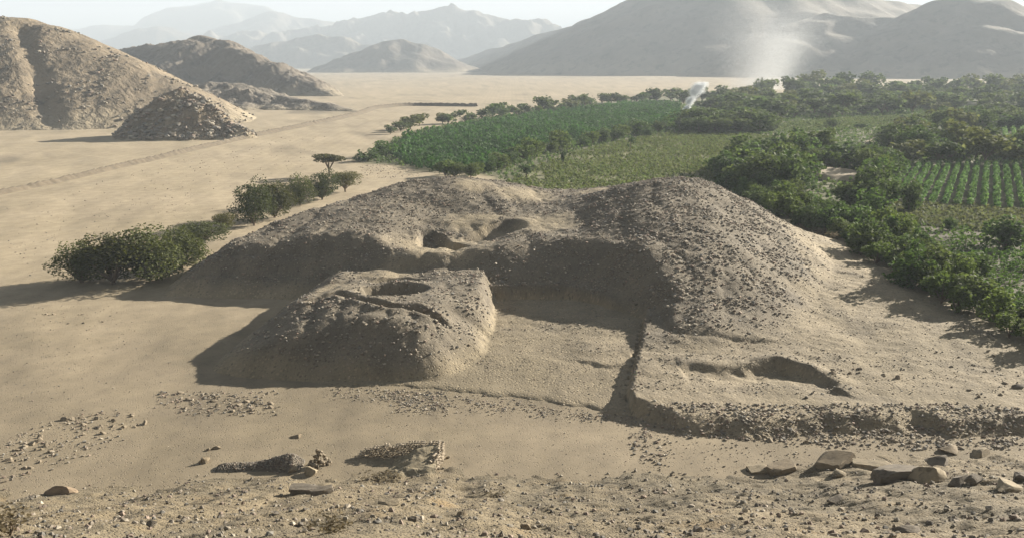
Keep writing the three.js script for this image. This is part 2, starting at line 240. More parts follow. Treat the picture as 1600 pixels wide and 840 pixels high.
// ---------------------------------------------------------------- colours of the earth (linear)
function soil(X, D, y, kind) {
  const a = fbm(X / 23 + 5, D / 23, 4), b = fbm(X / 4.3, D / 4.3 + 8, 3), c = noise(X / 90, D / 90 + 2);
  let col = [0.60, 0.50, 0.36];
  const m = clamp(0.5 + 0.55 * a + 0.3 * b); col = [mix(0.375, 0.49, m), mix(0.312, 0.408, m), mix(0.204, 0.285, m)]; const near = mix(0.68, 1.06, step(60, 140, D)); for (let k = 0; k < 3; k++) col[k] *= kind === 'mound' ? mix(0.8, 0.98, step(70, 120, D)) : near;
  if (kind === 'plain') {
    const sweep = noise((X + 0.35 * D) / 7, (D - 0.2 * X) / 60); for (let k = 0; k < 3; k++) col[k] *= 1 + 0.16 * sweep + 0.1 * c - 0.22 * step(0.18, 0.5, fbm((X + 0.4 * D) / 18, D / 55 + 4, 4)) - 0.2 * Math.pow(Math.max(0, 1 - 5 * Math.abs(noise((X + 0.13 * D) / 11 + 0.15 * noise(X / 5, D / 9), (D - 0.1 * X) / 85))), 2) * step(-0.1, 0.4, noise(X / 40, D / 50 + 3)) + 0.1 * Math.pow(Math.max(0, 1 - 6 * Math.abs(noise((X + 0.6 * D) / 14, (D - 0.6 * X) / 60 + 5))), 2) - 0.12 * step(0.1, 0.4, noise(X / 1.3 + 3, D / 2.1)) * step(0, 0.5, noise(X / 13, D / 22));
    if (D > 150) {
      const s = inside([X, D], green); const t = step(-2, 4, s + 3 * noise(X / 6, D / 6)), straw = s > 0 ? Math.max(...[F.meadow, F.grass, F.far].map((f) => inside([X, D], f))) > 0 : false, rowsHere = s > 0 && Math.max(inside([X, D], F.vines), inside([X, D], F.rows)) > 0;
      if (t > 0) { const g = 0.5 + 0.5 * noise(X / 8, D / 8); col = [mix(col[0], mix(0.10, 0.17, g), t), mix(col[1], mix(0.115, 0.17, g), t), mix(col[2], mix(0.045, 0.07, g), t)]; if (rowsHere) col = [0.135, 0.125, 0.065]; if (straw) col = [mix(0.19, 0.24, g), mix(0.19, 0.24, g), mix(0.09, 0.115, g)]; }
      if (D > 380 && X > -140 && t < 1) { const w = step(0.12, 0.5, fbm(X / 40 + 2, D / 120, 3)) * step(380, 420, D) * (1 - step(520, 640, D)); for (let k = 0; k < 3; k++) col[k] *= 1 - 0.45 * w * (1 - t); }
    } else {
      const s = inside([X, D], green), t = step(-1, 2.5, s + 2 * noise(X / 3, D / 3));
      if (t > 0) col = [mix(col[0], 0.10, t), mix(col[1], 0.09, t), mix(col[2], 0.05, t)];
      const road = 1 - step(0.8, 2.4, Math.abs(D - mix(63, 60, clamp((X + 20) / 60)))); for (let k = 0; k < 3; k++) col[k] *= 1 + 0.06 * road;
    }
  } else if (kind === 'mound') {
    const s = rubbleShare(X, D, y);
    const st = [0.228, 0.195, 0.146]; for (let k = 0; k < 3; k++) col[k] = mix(col[k] * 1.0, st[k] * (1 + 0.25 * b), s);
  } else if (kind === 'slope') {
    const r = step(-0.3, 0.5, a + b * 0.6); const st = [mix(0.285, 0.205, r), mix(0.23, 0.17, r), mix(0.145, 0.11, r)]; for (let k = 0; k < 3; k++) col[k] = st[k] * (1 + 0.18 * b);
    const q = step(0.25, 0.6, noise(X / 2.2 + 7, D / 2.2)); col[0] *= 1 + 0.1 * q; col[2] *= 1 - 0.15 * q;
  }
  return col;
}
// how stony the mound is there, 0..1
const sandy = [[690, 384, 4.8, 7], [850, 350, 6, 6], [740, 345, 5.9, 5], [820, 305, 7.4, 5], [930, 296, 8, 3.5], [520, 448, 3.4, 4], [600, 425, 3.3, 4], [740, 292, 8.4, 4]].map(([x, y, h, r]) => [...G(x, y, h), r]);
function rubbleShare(X, D, h) {
  let s = step(0.5, 2.2, h) * 0.9;
  for (const [x, d, r] of sandy) s *= step(0.35, 1.15, Math.hypot(X - x, (D - d)) / r + 0.25 * noise(X / 2, D / 2));
  if (X > 26) s *= 1 - step(0, 5, X - mix(24, 33, clamp((D - 84) / 24)) + 3 * noise(X / 4, D / 4)) * 0.9;
  return clamp(s + 0.35 * step(0.05, 0.5, fbm(X / 6, D / 6 + 31, 3)) * step(0.2, 0.6, h));
}

// ---------------------------------------------------------------- sheets of land
function sheet(us, vs, place, color, flip) {
  const nu = us.length, nv = vs.length, pos = new Float32Array(nu * nv * 3), uv = new Float32Array(nu * nv * 2), col = new Float32Array(nu * nv * 3), index = [];
  for (let j = 0, n = 0; j < nv; j++) for (let i = 0; i < nu; i++, n++) {
    const [X, D, y] = place(us[i], vs[j]), c = color(X, D, y);
    pos.set([X, y, -D], n * 3); uv.set([X, D], n * 2); col.set(c, n * 3);
    if (i && j) { const a = n - nu - 1, b = n - nu, d = n - 1; flip ? index.push(a, d, b, b, d, n) : index.push(a, b, d, b, n, d); }
  }
  const g = new THREE.BufferGeometry(); g.setAttribute('position', new THREE.BufferAttribute(pos, 3)); g.setAttribute('uv', new THREE.BufferAttribute(uv, 2)); g.setAttribute('color', new THREE.BufferAttribute(col, 3)); g.setIndex(index); g.computeVertexNormals(); return g;
}
const range = (a, b, s) => { const r = []; for (let x = a; x <= b + 1e-6; x += s) r.push(x); return r; };
const angles = [...range(-180, -48, 12), ...range(-40, 40, 0.16), ...range(48, 180, 12)].map((a) => a * Math.PI / 180);
const radii = []; for (let r = 40; r < 17000; r *= r < 60 ? 1.02 : r < 130 ? 1.006 : r < 700 ? 1.011 : 1.05) radii.push(r);
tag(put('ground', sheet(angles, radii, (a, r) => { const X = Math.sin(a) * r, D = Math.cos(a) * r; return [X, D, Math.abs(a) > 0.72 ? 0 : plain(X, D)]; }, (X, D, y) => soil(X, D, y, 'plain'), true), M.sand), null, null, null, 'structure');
const slopeAngles = [-75, -60, -48, ...range(-40, 40, 0.14), 48, 60, 75].map((a) => a * Math.PI / 180), slopeRadii = []; for (let r = 0.2; r < 72; r += r < 20 ? 1.2 : 0.13) slopeRadii.push(r);
tag(put('foreground_hillside', sheet(slopeAngles, slopeRadii, (a, r) => { const X = Math.sin(a) * r, D = Math.cos(a) * r; return [X, D, slopeH(X, D)]; }, (X, D, y) => soil(X, D, y, 'slope'), true), M.slope), null, null, null, 'structure');
{
  const m = thing('platform_mound', 0, 0, -100, 'large stony ruined earth mound with sunken pits and stepped platforms in the middle', 'mound');
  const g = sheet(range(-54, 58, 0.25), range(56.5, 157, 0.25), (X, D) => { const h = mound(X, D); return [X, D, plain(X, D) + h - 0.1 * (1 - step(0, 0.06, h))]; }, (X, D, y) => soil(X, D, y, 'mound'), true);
  g.translate(0, 0, 100); put('mound_body', g, M.rubble, m);
  scene.userData.mound = m;
}

// ---------------------------------------------------------------- stones
function rock(seed, detail, flat = 0.7, chip = 0.35, tone = [0.5, 0.42, 0.32], block = false) {
  const rnd = random(seed), g0 = block ? new THREE.BoxGeometry(1.7, 1.5, 1.7, 7, 6, 7).toNonIndexed() : new THREE.IcosahedronGeometry(1, detail), p = g0.attributes.position, planes = [];
  for (let i = 0; i < 15; i++) planes.push([new THREE.Vector3(rnd() * 2 - 1, rnd() * 2 - 1, rnd() * 2 - 1).normalize(), block ? 0.86 + 0.3 * rnd() : 0.42 + 0.34 * rnd()]);
  const v = new THREE.Vector3();
  for (let i = 0; i < p.count; i++) {
    v.fromBufferAttribute(p, i); for (const [n, d] of planes) { const e = v.dot(n) - d; if (e > 0) v.addScaledVector(n, -e * (0.6 + chip)); }
    const q = 1 + 0.1 * noise(v.x * 2 + seed, v.y * 2 + v.z * 1.7) + 0.05 * noise(v.x * 6, v.z * 6 + seed + v.y * 5); v.multiplyScalar(q); p.setXYZ(i, v.x, v.y * flat, v.z);
  }
  const g1 = toCreasedNormals(g0, 0.55); g0.setAttribute('normal', g1.attributes.normal);
  const col = new Float32Array(p.count * 3), uv = new Float32Array(p.count * 2);
  for (let i = 0; i < p.count; i++) { const k = 0.9 + 0.25 * noise(p.getX(i) * 3 + seed, p.getZ(i) * 3); col.set(tone.map((t) => t * k), i * 3); { const n = g0.attributes.normal, k = i - i % 3; const ax = Math.abs(n.getX(k)), ay = Math.abs(n.getY(k)), az = Math.abs(n.getZ(k)); uv.set(ay >= ax && ay >= az ? [p.getX(i), p.getZ(i)] : ax > az ? [p.getZ(i), p.getY(i)] : [p.getX(i), p.getY(i)], i * 2); } }
  g0.setAttribute('color', new THREE.BufferAttribute(col, 3)); g0.setAttribute('uv', new THREE.BufferAttribute(uv, 2)); return g0;
}
const pebble = [1, 2, 3].map((s) => rock(s * 7 + 1, 0, 0.7, 0.35, [1, 1, 1]));
const stoneTones = [[0.27, 0.23, 0.18], [0.31, 0.27, 0.21], [0.21, 0.185, 0.15], [0.36, 0.32, 0.25], [0.26, 0.2, 0.155], [0.24, 0.225, 0.195]];
function scatter(name, parent, list, seed, dz = 0) {                // list of [X, D, y, size]; many small stones as one part or object
  const rnd = random(seed), q = new THREE.Quaternion(), e = new THREE.Euler(), m4 = new THREE.Matrix4(), c = new THREE.Color();
  const o = new THREE.InstancedMesh(pebble[seed % 3], M.stone, list.length); o.name = parent === scene ? numbered(name) : name;
  list.forEach(([X, D, y, s, dark], i) => {
    q.setFromEuler(e.set(rnd() * 0.6 - 0.3, rnd() * 6.28, rnd() * 0.6 - 0.3));
    m4.compose(new THREE.Vector3(X, y + s * 0.12, -D + dz), q, new THREE.Vector3(s * 0.5 * (0.7 + 0.7 * rnd()), s * 0.5 * (0.6 + 0.6 * rnd()), s * 0.5 * (0.7 + 0.7 * rnd()))); o.setMatrixAt(i, m4);
    const t = stoneTones[Math.floor(rnd() * stoneTones.length)], k = (0.75 + 0.5 * rnd()) * (dark || 1); o.setColorAt(i, c.setRGB(t[0] * k, t[1] * k, t[2] * k));
  });
  o.castShadow = o.receiveShadow = true; parent.add(o); o.userData.kind = 'stuff'; return o;
}
{ // rubble on the mound
  const rnd = random(11), list = [];
  for (let tries = 0; tries < 330000 && list.length < 78000; tries++) {
    const X = -46 + rnd() * 94, D = 68 + rnd() * 86, h = mound(X, D); if (h < 0.25) continue;
    const s = rubbleShare(X, D, h), big = X > 10 && h > 2.5, dens = 0.08 + 0.72 * s * (0.12 + 0.88 * step(-0.3, 0.4, fbm(X / 4 + 9, D / 4, 4))) * (big ? 1.3 : X < -8 && D < 101 ? 0.6 : 0.9);
    if (rnd() > dens) continue;
    const size = 0.08 + (big ? 0.34 : 0.30) * Math.pow(rnd(), 5.5) * (0.4 + s);
    list.push([X, D, plain(X, D) + h, size, 1.0]);
  }
  scatter('loose_stones', scene.userData.mound, list, 3, 100);
}
{ // stones of the slope in front and of the plain
  const rnd = random(23), list = [];
  while (list.length < 17000) {
    const D = 24 + rnd() * 33, X = (rnd() * 2 - 1) * (D * 0.62 + 3), f = slopeFoot(X); if (D > f + 1) continue;
    if (rnd() > 0.22 + 0.7 * step(-0.25, 0.45, fbm(X / 3, D / 3 + 4, 3))) continue;
    list.push([X, D, land(X, D), 0.035 + 0.30 * Math.pow(rnd(), 8), 0.75]);
  }
  for (let k = 0; k < 900; k++) { const D = 26 + rnd() * 31, X = (rnd() * 2 - 1) * D * 0.6; if (D > slopeFoot(X)) continue; list.push([X, D, land(X, D) - 0.02, 0.12 + 0.34 * Math.pow(rnd(), 3), 0.7 + 0.5 * rnd()]); }
  tag(scatter('hillside_stones', scene, list, 7), 'small loose stones strewn over the bare slope in front', 'stones');
  const flat = [];
  const bands = [[[245, 610], [430, 612], [430, 650], [300, 650], [240, 632], 900, 0.3], [[0, 690], [60, 660], [130, 640], [200, 640], [190, 690], [60, 740], [0, 760], 800, 0.28], [[505, 604], [700, 612], [850, 630], [1000, 648], [990, 665], [700, 640], [520, 625], 2600, 0.22], [[600, 610], [700, 612], [700, 650], [620, 645], 800, 0.25],
    [[1010, 648], [1480, 645], [1600, 655], [1600, 700], [1450, 705], [1200, 690], [1060, 680], 5200, 0.34], [[980, 650], [1040, 650], [1040, 730], [990, 715], 500, 0.3], [[1270, 560], [1600, 560], [1600, 640], [1300, 635], 260, 0.24], [[560, 252], [650, 250], [660, 275], [570, 280], 900, 0.4], [[0, 470], [180, 480], [300, 600], [0, 640], 900, 0.16], [[0, 380], [60, 330], [300, 300], [350, 330], [200, 380], [60, 470], 700, 0.3], [[0, 330], [300, 240], [520, 200], [480, 260], [250, 320], 700, 0.42], [[200, 640], [980, 650], [980, 735], [100, 745], 700, 0.13], [[1010, 690], [1600, 690], [1600, 760], [1100, 740], 900, 0.2]];
  for (const b of bands) {
    const size = b.at(-1), n = b.at(-2), poly = b.slice(0, -2).map(([x, y]) => G(x, y)), xs = poly.map((p) => p[0]), ds = poly.map((p) => p[1]);
    for (let k = 0, t = 0; k < n && t < n * 12; t++) { const X = mix(Math.min(...xs), Math.max(...xs), rnd()), D = mix(Math.min(...ds), Math.max(...ds), rnd()); const s = inside([X, D], poly); if (s < -0.8 || rnd() > step(-0.8, 1, s) || rnd() > 0.3 + 0.7 * step(-0.2, 0.4, noise(X / 1.8, D / 1.8 + n))) continue; flat.push([X, D, land(X, D), size * (0.22 + 0.95 * Math.pow(rnd(), 4))]); k++; }
  }
  tag(scatter('ground_stones', scene, flat, 9), 'stones strewn in bands over the flat ground around the mound', 'stones');
}

// ---------------------------------------------------------------- hills
function crest(p, line, k, round) {                                 // the ridge segment that rises highest above that place
  let best = null, run = 0;
  for (let i = 0; i + 1 < line.length; i++) {
    const a = line[i], b = line[i + 1], ex = b[0] - a[0], ey = b[1] - a[1], L = Math.hypot(ex, ey), t = clamp(((p[0] - a[0]) * ex + (p[1] - a[1]) * ey) / (L * L));
    const d = Math.hypot(p[0] - a[0] - ex * t, p[1] - a[1] - ey * t), h = mix(a[2], b[2], t), y = h - k * (Math.sqrt(d * d + round * round) - round);
    if (!best || y > best[3]) best = [d, h, run + L * t, y];
    run += L;
  }
  return best;
}
function hill(name, ridge, k, o = {}) {                             // ridge: [px, py, distance]; k: slope
  const line = ridge.map(([x, y, d]) => { const [X, D, h] = AT(x, y, d); return [X, D, Math.max(h, -2)]; }), top = Math.max(...line.map((p) => p[2])), reach = top / k * 1.05;
  const xs = line.map((p) => p[0]), ds = line.map((p) => p[1]), x0 = Math.min(...xs) - reach * 0.8, x1 = Math.max(...xs) + reach * 0.8, d0 = Math.min(...ds) - reach, d1 = Math.max(...ds) + reach * (o.back ?? 0.5);
  const n = o.n ?? 190, s = Math.max((x1 - x0) / n, (d1 - d0) / n * 0.8), seed = line.length * 3.7 + top, w = o.wave ?? top * 0.55, amp = o.amp ?? 0.13, round = o.round ?? top * 0.12, rgb = o.rgb ?? [0.34, 0.28, 0.2];
  let f = (X, D) => {
    const wx = X + w * (o.warp ?? 0.4) * noise(X / w + seed, D / w), wd = D + w * (o.warp ?? 0.4) * noise(X / w, D / w + seed), a = crest([wx, wd], line, k, round); let h = a[3];
    const rel = clamp(h / top + 0.15), off = clamp(a[0] / (round * 2));
    const gully = Math.abs(noise(a[2] / w * 1.3 + seed, a[0] / (w * 3))) + 0.5 * Math.abs(noise(a[2] / w * 3.1, a[0] / (w * 1.6) + seed));
    h += top * amp * (fbm(X / w, D / w + seed, 5) * 0.75 * (0.35 + 0.65 * off) - gully * 0.8 * off + 0.2 * off) * Math.min(1, rel * 1.6);
    if (o.blocks) h += top * o.blocks * (Math.round(fbm(X / (w * 0.3), D / (w * 0.3), 3) * 3) / 3) * clamp(h / (top * 0.2));
    if (o.carve) h -= o.carve(X, D, h);
    return h;
  };
  if (o.rill) { const f0 = f, p = line[0], q = line.at(-1), L = Math.hypot(q[0] - p[0], q[1] - p[1]), ex = (q[0] - p[0]) / L, ed = (q[1] - p[1]) / L; f = (X, D) => { const h = f0(X, D), u = X * ex + D * ed, v = X * ed - D * ex; return h + o.rill * (noise(u / 5.5 + 0.3 * noise(v / 9, u / 9), v / 34) + 0.6 * noise(u / 2.3, v / 13) + 0.5 * fbm(X / 3, D / 3, 3)) * clamp((top - h) / (top * 0.12)) * clamp(h / 3); }; }
  const xa = o.clip ? Math.max(x0, o.clip[0]) : x0, xb = o.clip ? Math.min(x1, o.clip[1]) : x1, da = o.clip ? Math.max(d0, o.clip[2]) : d0, db = o.clip ? Math.min(d1, o.clip[3]) : d1, st = o.clip ? Math.max((xb - xa) / n, (db - da) / n * 0.8) : s;
  const g = sheet(range(xa, xb, st), range(da, db, st), (X, D) => { const h = f(X, D); return [X, D, h > 0 ? h + plain(X, D) * clamp(1 - h / 6) : Math.max(-6, h) - 0.1]; }, (X, D, y) => { const v = 1 + 0.28 * fbm(X / (w * 0.7), D / (w * 0.7) + 3, 4) + 0.1 * noise(X / (w * 0.12), D / (w * 0.12)); const low = step(top * 0.22, 0, y) * 0.75; return [mix(rgb[0] * v, 0.43, low), mix(rgb[1] * v, 0.37, low), mix(rgb[2] * v, 0.265, low)]; }, true);
  if (o.rocks) { const [count, small, big, where] = o.rocks, rnd = random(count + n), list = []; for (let t = 0; t < count * 30 && list.length < count; t++) { const X = mix(xa, xb, rnd()), D = mix(da, db, rnd()), h = f(X, D); if (h < 0.2 || !where(X, D, h, rnd)) continue; list.push([X, D, h - 0.05, small + (big - small) * Math.pow(rnd(), 3.5), 0.95]); } tag(scatter(name === 'near_hill' ? 'hill_rocks' : 'outcrop_rocks', scene, list, count), o.rocks[4], 'rocks'); }
  return tag(put(name, g, o.mat ? M[o.mat] : o.crag ? M.crag : M.hill), null, null, null, 'structure');
}
const brown = [0.26, 0.21, 0.145], dark = [0.19, 0.16, 0.125], grey = [0.24, 0.21, 0.17];
{
  const gl = [[35, 70], [55, 120], [78, 165], [100, 198]].map(([x, y], i) => AT(x, y, [425, 395, 365, 345][i]));
  hill('near_hill', [[-420, 40, 560], [-160, 18, 480], [20, 27, 440], [60, 38, 436], [110, 60, 430], [170, 85, 425], [230, 116, 420], [266, 138, 414], [296, 168, 408]], 0.62, { n: 330, rgb: brown, mat: 'near', amp: 0.008, wave: 30, warp: 0.12, round: 16, rill: 0.6, clip: [-340, -95, 330, 520], rocks: [2600, 0.5, 2.4, (X, D, h, r) => D < 440 && fbm(X / 14, D / 14, 3) + 0.5 * r() > 0.3 + h * 0.006, 'weathered rocks scattered over the near hill at left'], carve: (X, D, h) => { const a = along([X, D], gl); return 2.2 * Math.exp(-((a[0] / 4) ** 2)) * clamp(h / 4); } });
}
hill('rocky_outcrop', [[212, 206, 322], [236, 174, 327], [255, 150, 331], [274, 138, 333], [300, 150, 331], [330, 168, 329], [350, 184, 327], [372, 198, 324]], 0.82, { n: 220, rgb: brown, amp: 0.08, wave: 10, round: 2, crag: true, rill: 0.5, rocks: [2300, 0.5, 3.0, (X, D, h, r) => X > -122 + 8 * r() || h < 9 || r() < 0.3, 'angular rocks covering the outcrop at the foot of the hill'] });
hill('low_ridge', [[285, 145, 590], [310, 132, 570], [335, 128, 560], [365, 131, 555], [400, 138, 548], [440, 150, 535], [480, 156, 522], [520, 164, 508], [562, 173, 492]], 0.34, { n: 240, rgb: grey, amp: 0.3, wave: 14, round: 4, crag: true });
hill('dark_hill', [[130, 100, 960], [175, 84, 920], [215, 72, 890], [250, 70, 870], [285, 61, 850], [316, 54, 835], [345, 62, 825], [380, 79, 800], [430, 98, 770], [470, 118, 745], [514, 142, 715]], 0.55, { n: 260, rgb: dark, amp: 0.10, wave: 34, round: 8, rill: 2.2, clip: [-470, -120, 640, 1000] });
hill('cone_hill', [[470, 116, 2236], [530, 95, 2262], [580, 70, 2288], [600, 64, 2288], [626, 61, 2288], [655, 69, 2275], [690, 92, 2236], [722, 112, 2197]], 0.45, { rgb: dark, amp: 0.12, wave: 60 });
hill('middle_hill', [[360, 84, 3450], [400, 70, 3450], [450, 63, 3450], [500, 54, 3450], [540, 60, 3420], [590, 74, 3375], [640, 100, 3300]], 0.5, { rgb: grey, amp: 0.2, wave: 80 });
hill('mountain', [[300, 80, 4800], [340, 56, 4800], [400, 47, 4800], [460, 48, 4800], [520, 40, 4800], [560, 29, 4800], [610, 14, 4800], [640, 21, 4768], [690, 11, 4736], [740, 19, 4704], [800, 28, 4640], [835, 28, 4608], [862, 42, 4576], [920, 62, 4512], [980, 90, 4480]], 0.5, { n: 260, rgb: grey, amp: 0.2, wave: 130, round: 15 });
hill('distant_hill', [[120, 84, 5610], [145, 68, 5610], [195, 50, 5610], [252, 40, 5610], [297, 54, 5610], [340, 72, 5610], [400, 90, 5525]], 0.5, { rgb: grey, amp: 0.12, wave: 150 });
hill('distant_mountain', [[-100, 60, 7600], [60, 48, 7600], [140, 42, 7600], [210, 38, 7600], [280, 12, 7600], [340, 0, 7600], [400, 9, 7600], [450, 24, 7600], [530, 44, 7500]], 0.5, { rgb: grey, amp: 0.1, wave: 260 });
hill('distant_mountain', [[300, 62, 6200], [340, 46, 6200], [420, 18, 6200], [460, 26, 6200], [520, 34, 6200], [580, 50, 6100]], 0.5, { rgb: grey, amp: 0.12, wave: 200 });
hill('great_hill', [[684, 106, 3300], [720, 92, 3102], [760, 80, 2904], [815, 64, 2706], [862, 50, 2574], [912, 37, 2442], [960, 15, 2270], [1010, -8, 2138], [1080, -32, 2059], [1170, -40, 2006], [1270, -22, 2059], [1375, 0, 2178], [1445, 9, 2310], [1560, 26, 2508], [1800, 40, 2640]], 0.5, { n: 300, rgb: grey, amp: 0.02, wave: 90, round: 14, back: 0.3 });
hill('far_right_hill', [[1110, 118, 1590], [1150, 88, 1635], [1192, 57, 1680], [1240, 36, 1710], [1292, 20, 1740], [1345, 27, 1725], [1402, 27, 1695], [1440, 13, 1680], [1475, 0, 1665], [1510, -4, 1650], [1560, 0, 1635], [1600, 13, 1620], [1700, 50, 1590], [1800, 90, 1560]], 0.48, { n: 280, rgb: grey, amp: 0.02, wave: 60, round: 12, back: 0.3 });

{ // the long low bank across the desert
  const line = [[-60, 318], [0, 303], [80, 286], [150, 270], [240, 249], [330, 228], [420, 208], [500, 192], [560, 178], [592, 169], [640, 165], [745, 166]].map(([x, y]) => G(x, y)), curve = new THREE.CatmullRomCurve3(line.map(([X, D]) => new THREE.Vector3(X, 0, -D)));
  const n = 900, pts = curve.getSpacedPoints(n), us = range(0, n, 1), vs = [-3, -2.2, -1.5, -0.9, -0.4, 0, 0.5, 1.1, 1.8, 2.6, 3.2];
  const g = sheet(us, vs, (i, v) => { const p = pts[i], t = pts[Math.min(n, i + 1)].clone().sub(pts[Math.max(0, i - 1)]).normalize(), k = 1 + i / n * 1.2, X = p.x + t.z * v * k * 0.5, D = -p.z + t.x * v * k * 0.5; const h = (0.85 + 0.25 * fbm(i / 5, 3, 3)) * k * Math.max(0, 1 - Math.abs(v) / 2.4) + 0.25 * fbm(X * 0.8, D * 0.8, 3); return [X, D, plain(X, D) + (Math.abs(v) > 2.5 ? -0.3 : h)]; }, (X, D) => { const q = 0.9 + 0.3 * fbm(X / 2, D / 2, 3); return [0.2 * q, 0.165 * q, 0.115 * q]; }, false);
  tag(put('earth_bank', g, M.sand), 'long low earth bank running across the pale desert', 'earth bank');
}

// ---------------------------------------------------------------- trees and bushes
function foliage(seed, lobes, n, size, base, drop = 0.25) {         // leaf clumps in a volume of ellipsoids [x, y, z, rx, ry, rz]
  const rnd = random(seed), pos = [], col = [], idx = [], vol = lobes.map((l) => l[3] * l[4] * l[5]), sum = vol.reduce((a, b) => a + b), a = new THREE.Vector3(), b = new THREE.Vector3(), c = new THREE.Vector3();
  for (let i = 0; i < n; i++) {
    let r = rnd() * sum, k = 0; while (k < lobes.length - 1 && (r -= vol[k]) > 0) k++;
    const L = lobes[k]; a.set(rnd() * 2 - 1, rnd() * 2 - 1, rnd() * 2 - 1); if (a.lengthSq() > 1 || a.lengthSq() < 0.02) { i--; continue; }
    const len = Math.pow(a.length(), 0.45); a.normalize(); const bumpy = 1 + 0.35 * noise(a.x * 2.4 + k * 3 + seed, a.y * 2.4 + a.z * 2.9);
    c.set(L[0] + a.x * L[3] * len * bumpy, L[1] + a.y * L[4] * len * bumpy, L[2] + a.z * L[5] * len * bumpy); if (c.y < 0.05) c.y = 0.05 + rnd() * 0.2;
    if (noise(c.x * 1.1 / (size * 6) + seed, c.z * 1.1 / (size * 6) + c.y) < -0.2) continue;
    a.set(rnd() * 2 - 1, (rnd() - drop) * 0.9, rnd() * 2 - 1).normalize(); b.set(rnd() * 2 - 1, rnd() * 2 - 1, rnd() * 2 - 1).cross(a).normalize();
    const s = size * (0.6 + 0.8 * rnd()), w = s * 0.42, o = pos.length / 3, v = (0.65 + 0.7 * rnd()) * (0.85 + 0.3 * noise(k * 1.7 + seed, c.y));
    for (const [p, q] of [[-1, 0], [0, -1], [1, 0], [0, 1]]) pos.push(c.x + a.x * s * p * 0.5 + b.x * w * q, c.y + a.y * s * p * 0.5 + b.y * w * q, c.z + a.z * s * p * 0.5 + b.z * w * q), col.push(base[0] * v, base[1] * v, base[2] * v);
    idx.push(o, o + 1, o + 2, o, o + 2, o + 3);
  }
  const g = new THREE.BufferGeometry(); g.setAttribute('position', new THREE.Float32BufferAttribute(pos, 3)); g.setAttribute('color', new THREE.Float32BufferAttribute(col, 3)); g.setIndex(idx); g.computeVertexNormals(); return g;
}
function limb(a, b, r0, r1, sides = 6) {
  const d = new THREE.Vector3().subVectors(b, a), L = d.length(), g = new THREE.CylinderGeometry(r1, r0, L, sides, 3); const p = g.attributes.position;
  for (let i = 0; i < p.count; i++) { const t = p.getY(i) / L + 0.5; p.setX(i, p.getX(i) + Math.sin(t * 3.1) * L * 0.06); }
  g.translate(0, L / 2, 0); g.applyQuaternion(new THREE.Quaternion().setFromUnitVectors(new THREE.Vector3(0, 1, 0), d.normalize())); g.translate(a.x, a.y, a.z); return g;
}
// all prototypes are about 1 wide and 1 high; they are scaled when planted
function treeKind(seed, o) {
  const rnd = random(seed), lobes = [], limbs = [], n = o.lobes;
  for (let i = 0; i < n; i++) { const t = i / n * 6.283 + rnd(), r = (i ? 0.12 + 0.2 * rnd() : 0) , y = o.low + (o.high - o.low) * (0.25 + 0.7 * rnd()); lobes.push([Math.cos(t) * r, y, Math.sin(t) * r, 0.2 + 0.14 * rnd(), o.thick * (0.7 + 0.6 * rnd()), 0.2 + 0.14 * rnd()]); }
  const fork = new THREE.Vector3(0.02, o.low * 0.55, 0.01); limbs.push(limb(new THREE.Vector3(0, -0.06, 0), fork, 0.035, 0.026));
  for (const L of lobes) limbs.push(limb(fork, new THREE.Vector3(L[0], L[1] - L[4] * 0.3, L[2]), 0.02, 0.006, 5));
  const tone = 0.72 + 0.62 * rnd(), hue = rnd() * 0.3 - 0.12; return { crown: foliage(seed, lobes, o.leaves, o.leaf, [o.rgb[0] * tone * (1 + hue), o.rgb[1] * tone, o.rgb[2] * tone]), trunk: mergeGeometries(limbs.map((g) => g.toNonIndexed())) };
}
const K = {
  spread: [31, 32, 33, 34].map((s) => treeKind(s, { lobes: 11, low: 0.25, high: 0.9, thick: 0.17, leaves: 6000, leaf: 0.036, rgb: [0.13, 0.14, 0.04] })),
  umbrella: [35].map((s) => treeKind(s, { lobes: 8, low: 0.55, high: 0.95, thick: 0.12, leaves: 2600, leaf: 0.055, rgb: [0.10, 0.115, 0.04] })),
  thicket: [41, 42, 43, 44].map((s) => treeKind(s, { lobes: 13, low: 0.08, high: 0.85, thick: 0.24, leaves: 7600, leaf: 0.036, rgb: [0.085, 0.10, 0.024] })),
  bush: [51, 52, 53, 54, 50, 49, 48].map((s) => treeKind(s, { lobes: 8, low: 0.1, high: 0.8, thick: 0.26, leaves: 1500, leaf: 0.085, rgb: [0.108, 0.165, 0.036] })),
  dark: [55, 56, 57, 65, 66].map((s) => treeKind(s, { lobes: 8, low: 0.1, high: 0.8, thick: 0.26, leaves: 1500, leaf: 0.085, rgb: [0.09, 0.135, 0.036] })),
  dry: [58].map((s) => treeKind(s, { lobes: 8, low: 0.1, high: 0.8, thick: 0.2, leaves: 420, leaf: 0.08, rgb: [0.165, 0.125, 0.07] })),
  far: [61, 62, 63, 64, 67, 68].map((s) => treeKind(s, { lobes: 8, low: 0.25, high: 0.85, thick: 0.22, leaves: 650, leaf: 0.12, rgb: [0.145, 0.19, 0.058] })),
  young: [71, 72].map((s) => treeKind(s, { lobes: 5, low: 0.35, high: 0.95, thick: 0.2, leaves: 260, leaf: 0.14, rgb: [0.06, 0.09, 0.03] })),
};
const plantRnd = random(99), protos = new Map();
